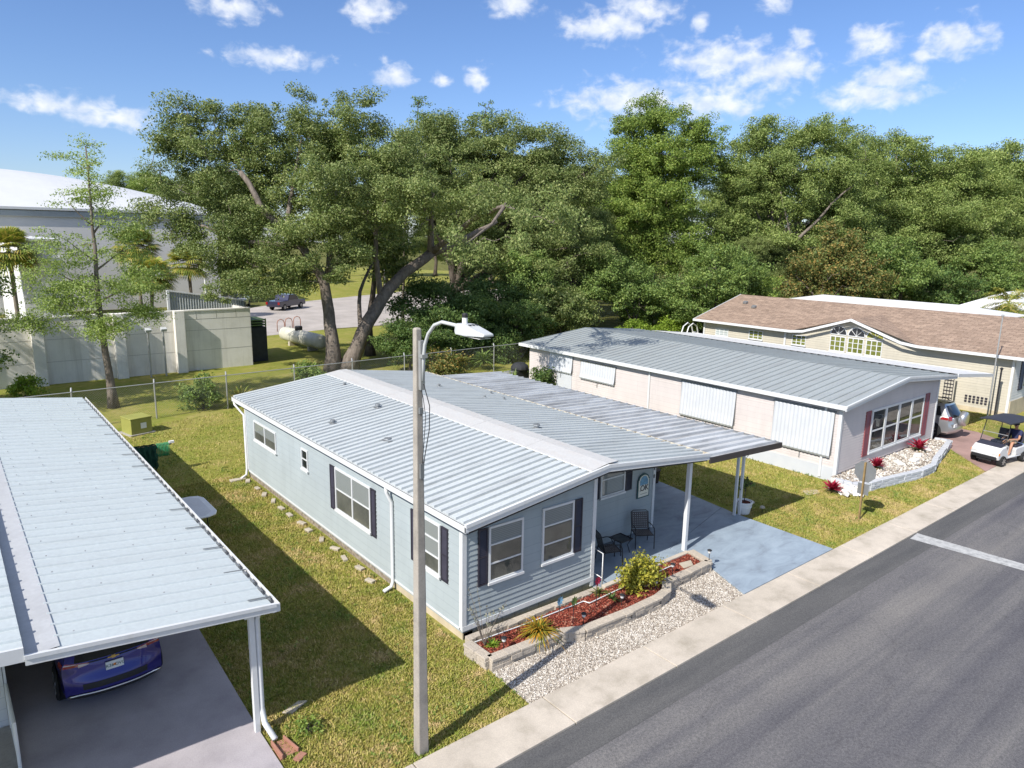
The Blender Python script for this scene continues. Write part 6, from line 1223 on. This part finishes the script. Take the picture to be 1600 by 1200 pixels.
OA = [(70.7,45.4,20.0,3.4,2.3),(75.3,41.9,20.1,4.7,2.1),(67.7,46.4,14.3,4.2,3.5),(72.1,43.2,15.4,5.4,3.5),(76.9,39.4,16.1,4.7,3.2),(68.8,44.4,10.0,4.3,2.9),(74.9,40.0,12.1,4.7,2.5),(66.5,48.2,17.6,2.4,2.4),(66.2,46.6,10.2,2.7,3.1),(74,46,16,5,3),(72,41,8,4,2.5),(77,38,9,4,2.6),(78.5,39,12,3.5,3)]
oa = tree('spreading_oak', 'wide pale green spreading oak with bare grey limbs behind the tan house', 'tree', (71,43.5,0), [([(71,43.5,0),(71.3,43.4,3),(70.4,43.4,6)],.6,.5),([(70.4,43.4,6),(70.5,43,9),(73.5,41.5,12.2),(77,39.2,14.6)],.45,.12)]+auto_limbs((71,43.5,2),(71,44,15),OA,.42,7)+[([(69.6,42.3,6.5),(70.3,40.9,9.0),(72.2,39.2,11.4),(73.0,38.6,13.2),(75.6,37.2,15.4)],.26,.05),([(70.3,40.9,9.0),(69.6,41.4,11.6),(69.4,42.2,14.2)],.16,.05)], OA, 'leaf_light_oak', 'bark_oak', 1080, 300, .95, .18, 7, .35, flat=.62, vol=.5)
OBB = [(90.0,40.3,19.3,4.6,2.8),(88.8,39.8,14.0,6.0,3.4),(94.2,36.4,17.6,4.6,2.9),(92.0,36.6,12.1,6.4,3.0),(94.6,33.7,9.2,5.8,2.5),(89.9,37.4,8.5,4.0,2.2),(86.5,43.1,19.3,3.0,2.5),(92,42,15,6,4),(86,39,10,4.5,3),(96,33,12,4.5,3),(99,33,15,4,3.5)]
ob = tree('spreading_oak', 'wide pale green spreading oak behind the white-roofed houses on the right', 'tree', (91,38.5,0), auto_limbs((91,38.5,-.1),(91,38.5,15),OBB,.6,8), OBB, 'leaf_light_oak', 'bark_oak', 1080, 300, 1.05, .20, 8, .3, flat=.62, vol=.5)
OC = [(108.7,35.5,18.8,5.0,3.2),(108.6,34.0,13.1,5.1,4.1),(107.4,33.7,8.6,5.7,2.8),(112.9,31.5,16.6,5.1,4.7),(112.7,29.8,9.8,4.9,3.2),(102.5,38,17.5,3.5,2.8),(120,30,16,6,5)]
tree('spreading_oak', 'far right pale green oak at the edge of the frame above the palm', 'tree', (110,34,0), auto_limbs((110,34,-.1),(110,34,15),OC,.6,9), OC, 'leaf_light_oak', 'bark_oak', 900, 290, 1.15, .23, 9, .3, flat=.62, vol=.5)
MG = [(67.0,34.8,8.2,3.0,2.7),(66.2,34.7,5.2,3.8,2.4),(69.1,32.5,5.9,2.6,2.3),(64.1,36.5,5.5,2.2,2.1)]
tree('magnolia', 'rounded magnolia with brown and yellowing leaves behind the tan roof', 'tree', (66.6,34.8,0), auto_limbs((66.6,34.8,-.1),(66.8,34.8,8),MG,.3,10), MG, 'leaf_magnolia', 'bark_dark', 330, 120, .8, .22, 10, .4)
for i,(base,bl,mt,lab) in enumerate(((( 52,36.6,0),[(51.8,36.4,6.4,3.0,2.2),(49.9,38.0,4.4,2.2,1.9)],'leaf_shrub','rounded green tree close behind the left end of the tan roof'),((55.6,36.2,0),[(55.6,36.2,5.0,3.0,1.9)],'leaf_bright','low bushy green tree behind the tan roof ridge'),((47.6,42,0),[(47.7,41.8,4.5,3.2,2.5),(45.6,43.6,5.8,2.6,2.6)],'leaf_shrub','bushy grey-green small tree behind the hedge'),((39.8,43,0),[(39.6,43,3.2,3.0,2.0)],'leaf_oak','low spreading understory tree behind the pink roof'),((43,47,0),[(43,47,3.0,3,2.2)],'leaf_dark','dark understory thicket left of the hedge'),((33.8,46.5,0),[(33.8,46.5,2.6,2.4,2.2)],'leaf_dark','dark understory shrub between the oak trunk and pink roof'))):
    tree('small_tree', lab, 'tree', base, auto_limbs(base,(base[0],base[1],bl[0][2]),bl,.18,20+i), bl, mt, 'bark_dark', 130*len(bl), 120, .62, .18, 40+i, .3)
CY = [(3.9,41.7,7.0,1.0,.6),(3.6,41.5,4.6,1.0,.5),(9.4,41.9,6.2,1.0,.6),(5.0,41.8,9.2,.9,.7),(8.2,41.8,9.0,.9,.7),(6.6,41.8,12.6,.9,1.1),(6.4,41.8,10.6,1.5,1.2),(6.7,41.8,8.6,2.2,1.3),(5.2,41.6,8.0,1.3,1.0),(8.3,41.9,7.2,1.4,1.0),(6.6,41.8,6.2,2.5,1.0),(4.8,41.6,5.6,1.2,.8),(8.6,42,5.0,1.1,.8),(6.3,41,4.4,1.7,.7)]
tree('cypress', 'thin feathery light green tree with a straight trunk in front of the concrete wall', 'tree', (6.7,41.7,0), [([(6.7,41.7,-.1),(6.55,41.7,3),(6.5,41.75,6),(6.6,41.8,10),(6.6,41.8,13.2)],.22,.03)]+[([(6.55,41.75,z),(6.5+dx*.5,41.75+dy*.5,z+.5),(6.5+dx,41.75+dy,z+1.1)],.06,.015) for z,dx,dy in ((4,2,.3),(4.4,-1.8,-.3),(5.6,1.9,-.5),(6,-1.7,.5),(7.2,1.5,.4),(7.6,-1.2,-.4),(9,.9,.2),(9.4,-.9,.1))], CY, 'leaf_cypress', 'bark_oak', 340, 125, .62, .105, 12, 1.0, flat=.4, vol=.6, twig=.02, droop=.1)
FLT = [(1.6,47,5.4,1.7,2.4),(-1.2,46,8.5,3.4,3.0),(-3.5,45,7,3,3),(.4,46,3.4,1.7,1.2),(-3.5,43.3,9.5,3.4,2.4),(-1.8,42.8,6.2,2.6,1.8),(-6,45,10,3.2,2.8)]
tree('edge_tree', 'dark leafy tree cut off by the left edge in front of the concrete wall', 'tree', (-1.5,46,0), auto_limbs((-1.5,46,0),(-1.3,46,8),FLT,.3,13), FLT, 'leaf_shrub', 'bark_dark', 560, 130, .75, .17, 13, .3)
# palms
palm('palm', 'taller of the two cabbage palms close together in front of the warehouse', (17.0,84,0), 7.6, 80, 2.4, 1, 'cabbage palms by the warehouse', True)
palm('palm', 'low cabbage palm nearest the concrete wall, below the taller one', (16.6,78,0), 5.0, 74, 2.3, 3, 'cabbage palms by the warehouse', True)
palm('palm', 'lone cabbage palm with drooping golden fronds right of the pair', (21.2,80.5,0), 6.0, 70, 2.3, 4, 'cabbage palms by the warehouse', True)
palm('palm', 'cabbage palm peeking over the annex at the far left edge', (5.0,69,0), 7.6, 60, 2.2, 5, 'cabbage palms by the warehouse', True)
palm('palm', 'golden feathery palm beside the hipped white roof at the far right', (70.5,20.6,0), 4.4, 26, 2.9, 6)
# shrubs
bush('shrub', 'leafy green shrub beside the fence in front of the dark trunk shade', (10.4,38.8,0), 1.1,1.0,.95, 'leaf_shrub', 60, 60, .35, .14, 51)
plant_obj('yucca', 'spiky yellow-green yucca at the fence by the blue roof corner', rosette((12.2,38.5,.3), 100, 1.35, .08, (.1,1.45), .35, 52), 'leaf_palm', (12.2,38.5,0))
bush('shrub', 'small yellowish shrub at the foot of the concrete wall, far left', (3.2,46,0), 1.0,.9,.8, 'leaf_hedge', 40, 60, .32, .14, 53)
bush('shrub', 'leggy green shrub growing through the fence near the big oak trunk', (17.2,40.6,0), 1.0,.9,.9, 'leaf_shrub', 44, 50, .33, .14, 54)
plant_obj('palmetto', 'dark fan-leaved palmetto behind the far edge of the blue roof', rosette((29.4,39.6,.6), 120, 1.7, .09, (.1,1.4), .45, 55), 'leaf_shrub', (29.4,39.6,0))
bush('shrub', 'dark evergreen shrub against the back end of the pink house', (26.0,29.6,0), .9,.8,1.1, 'leaf_dark', 60, 70, .32, .13, 56)
plant_obj('yucca', 'thin spiky plant beside the back corner of the pink house', rosette((26.2,32.4,.4), 60, 1.5, .05, (.5,1.45), .25, 57), 'leaf_shrub', (26.2,32.4,0))
bush('shrub', 'brown-green shrub behind the blue roof below the street lamp arm', (25.6,38.6,0), 1.5,1.3,1.0, 'leaf_magnolia', 70, 60, .4, .16, 58)
bush('shrub', 'dark shrub behind the blue roof between the lamp head and the palmetto', (32.5,41.5,0), 1.7,1.5,1.3, 'leaf_dark', 80, 70, .45, .18, 59)
hb = []
for i in range(9): hb.append((42+i*1.2,38.2+.15*i,1.45,.95,1.3))
tree('hedge', 'trimmed bright yellow-green hedge behind the pink roof', 'hedge', (42,36.6,0), [([(b[0],b[1],0),(b[0],b[1],b[2])],.06,.02) for b in hb], hb, 'leaf_hedge', 'bark_dark', 240, 90, .42, .15, 60, .2)
# woodland further back: individual trees and thickets copied from the ones in front
st = [o for o in bpy.data.objects if o.name.startswith('small_tree') and not o.parent]
far = [(om,(52,66,0),.95,40,'dense dark oak standing right behind the tall bright tree'),(om,(64,78,0),.9,130,'dense dark oak far behind the middle of the treeline'),(oa,(84,56,0),.85,60,'pale oak behind the gap between the two nearer spreading oaks'),(ob,(104,52,0),.85,80,'pale oak behind the middle of the right-hand spreading oaks'),
 (om,(78,64,0),.85,200,'dark oak deep in the wood behind the pale spreading oak'),(oa,(124,44,0),.85,110,'pale oak far beyond the white roofs at the right'),(om,(44,128,0),1.0,250,'far dark tree beyond the parking lot lawn, right part'),(tl,(30,134,0),.8,20,'far bright tree beyond the parking lot lawn, left part'),(om,(62,112,0),.9,300,'far dark tree beyond the parking lot behind the oak trunks'),
 (om,(48,52,0),.62,70,'lower dark oak filling the wood left of the tall tree'),(om,(82,36,0),.5,170,'low dark tree between the magnolia and the white roofs'),(om,(96,30,0),.5,10,'low dark tree right of the magnolia beyond the houses'),
 (om,(108,28,0),.45,220,'low dark tree at the far right under the spreading crowns'),(om,(88,48,0),.6,320,'dark understory oak between the right-hand spreading oaks'),(om,(74,50,0),.62,90,'dark understory oak behind the trunk of the first spreading oak'),(om,(66,44,0),.5,30,'dark low oak under the left side of the first spreading oak'),
 (om,(100,44,0),.6,260,'dark understory oak behind the right-hand trunks'),(om,(116,40,0),.7,140,'dark oak closing the treeline at the far right'),(om,(135,60,0),1.0,20,'distant dark oak beyond the right-hand trees'),(om,(110,75,0),1.0,60,'distant dark oak deep behind the spreading oaks'),(om,(90,85,0),1.0,100,'distant dark oak deep behind the tall tree'),
 (om,(80,105,0),1.0,180,'distant dark oak beyond the right end of the parking lot'),(tl,(90,140,0),.9,200,'distant bright tree beyond the far lawn, right part'),(om,(70,150,0),1.0,15,'distant dark tree beyond the far lawn, middle part'),(oa,(50,160,0),1.0,75,'distant pale tree beyond the far lawn, middle part'),(om,(16,150,0),.9,115,'distant dark tree beyond the warehouse end'),(om,(58,58,0),.55,150,'dark low oak under the tall bright tree'),
 (oa,(30,150,0),.9,40,'distant pale tree beyond the far lawn, left part'),(om,(112,112,0),1.1,240,'distant dark tree behind the whole wood, right part'),(om,(150,45,0),1.1,310,'distant dark tree beyond the far right edge'),(om,(130,30,0),.8,50,'dark oak beyond the far right palm')]
for src, loc, s, rz, lab in far:
    c = copy_tree(src); c.location = loc; c.rotation_euler.z = R(rz); c.scale = (s,s,s); c['label'] = lab; c['group'] = 'trees in the wood behind the lots'
thick = [(4,(24.6,41.6),.75,10,'dark thicket behind the blue roof left of the street lamp pole'),(4,(27.5,42.6),.9,80,'dark thicket behind the blue roof right of the street lamp pole'),(5,(31.2,43.5),1.0,150,'dark thicket under the street lamp head'),(4,(35.2,42.5),.9,210,'dark thicket behind the back corner of the pink house'),(5,(30,47.5),1.2,260,'dark thicket deeper behind the street lamp head'),(4,(36,48),1.2,40,'dark thicket behind the pink house beside the oak trunk'),
 (2,(40.5,47.5),1.0,70,'shrubby small tree behind the middle of the pink roof'),(3,(36,45),.8,190,'low spreading bush behind the left half of the pink roof'),(4,(52,44),1.2,120,'dark thicket behind the hedge'),(5,(57.5,42),1.3,230,'dark thicket behind the left end of the tan roof'),(0,(61,41),.9,60,'bushy tree behind the tan roof left of the magnolia'),(2,(73,35.5),1.2,150,'bushy tree right of the magnolia behind the tan roof'),(0,(79,33),1.0,300,'bushy tree behind the white flat roof'),(4,(84,31.5),1.4,20,'dark thicket behind the right-hand white roof'),(0,(90,29.5),1.1,100,'bushy tree behind the hipped white roof'),(2,(98,28),1.3,200,'bushy tree behind the golden palm')]
for k, (x,y), s, rz, lab in thick:
    src = st[k]; c = copy_tree(src); c.location = (x,y,0); c.rotation_euler.z = R(rz); c.scale = (s,s,s); c['label'] = lab; c['group'] = 'thickets along the treeline'
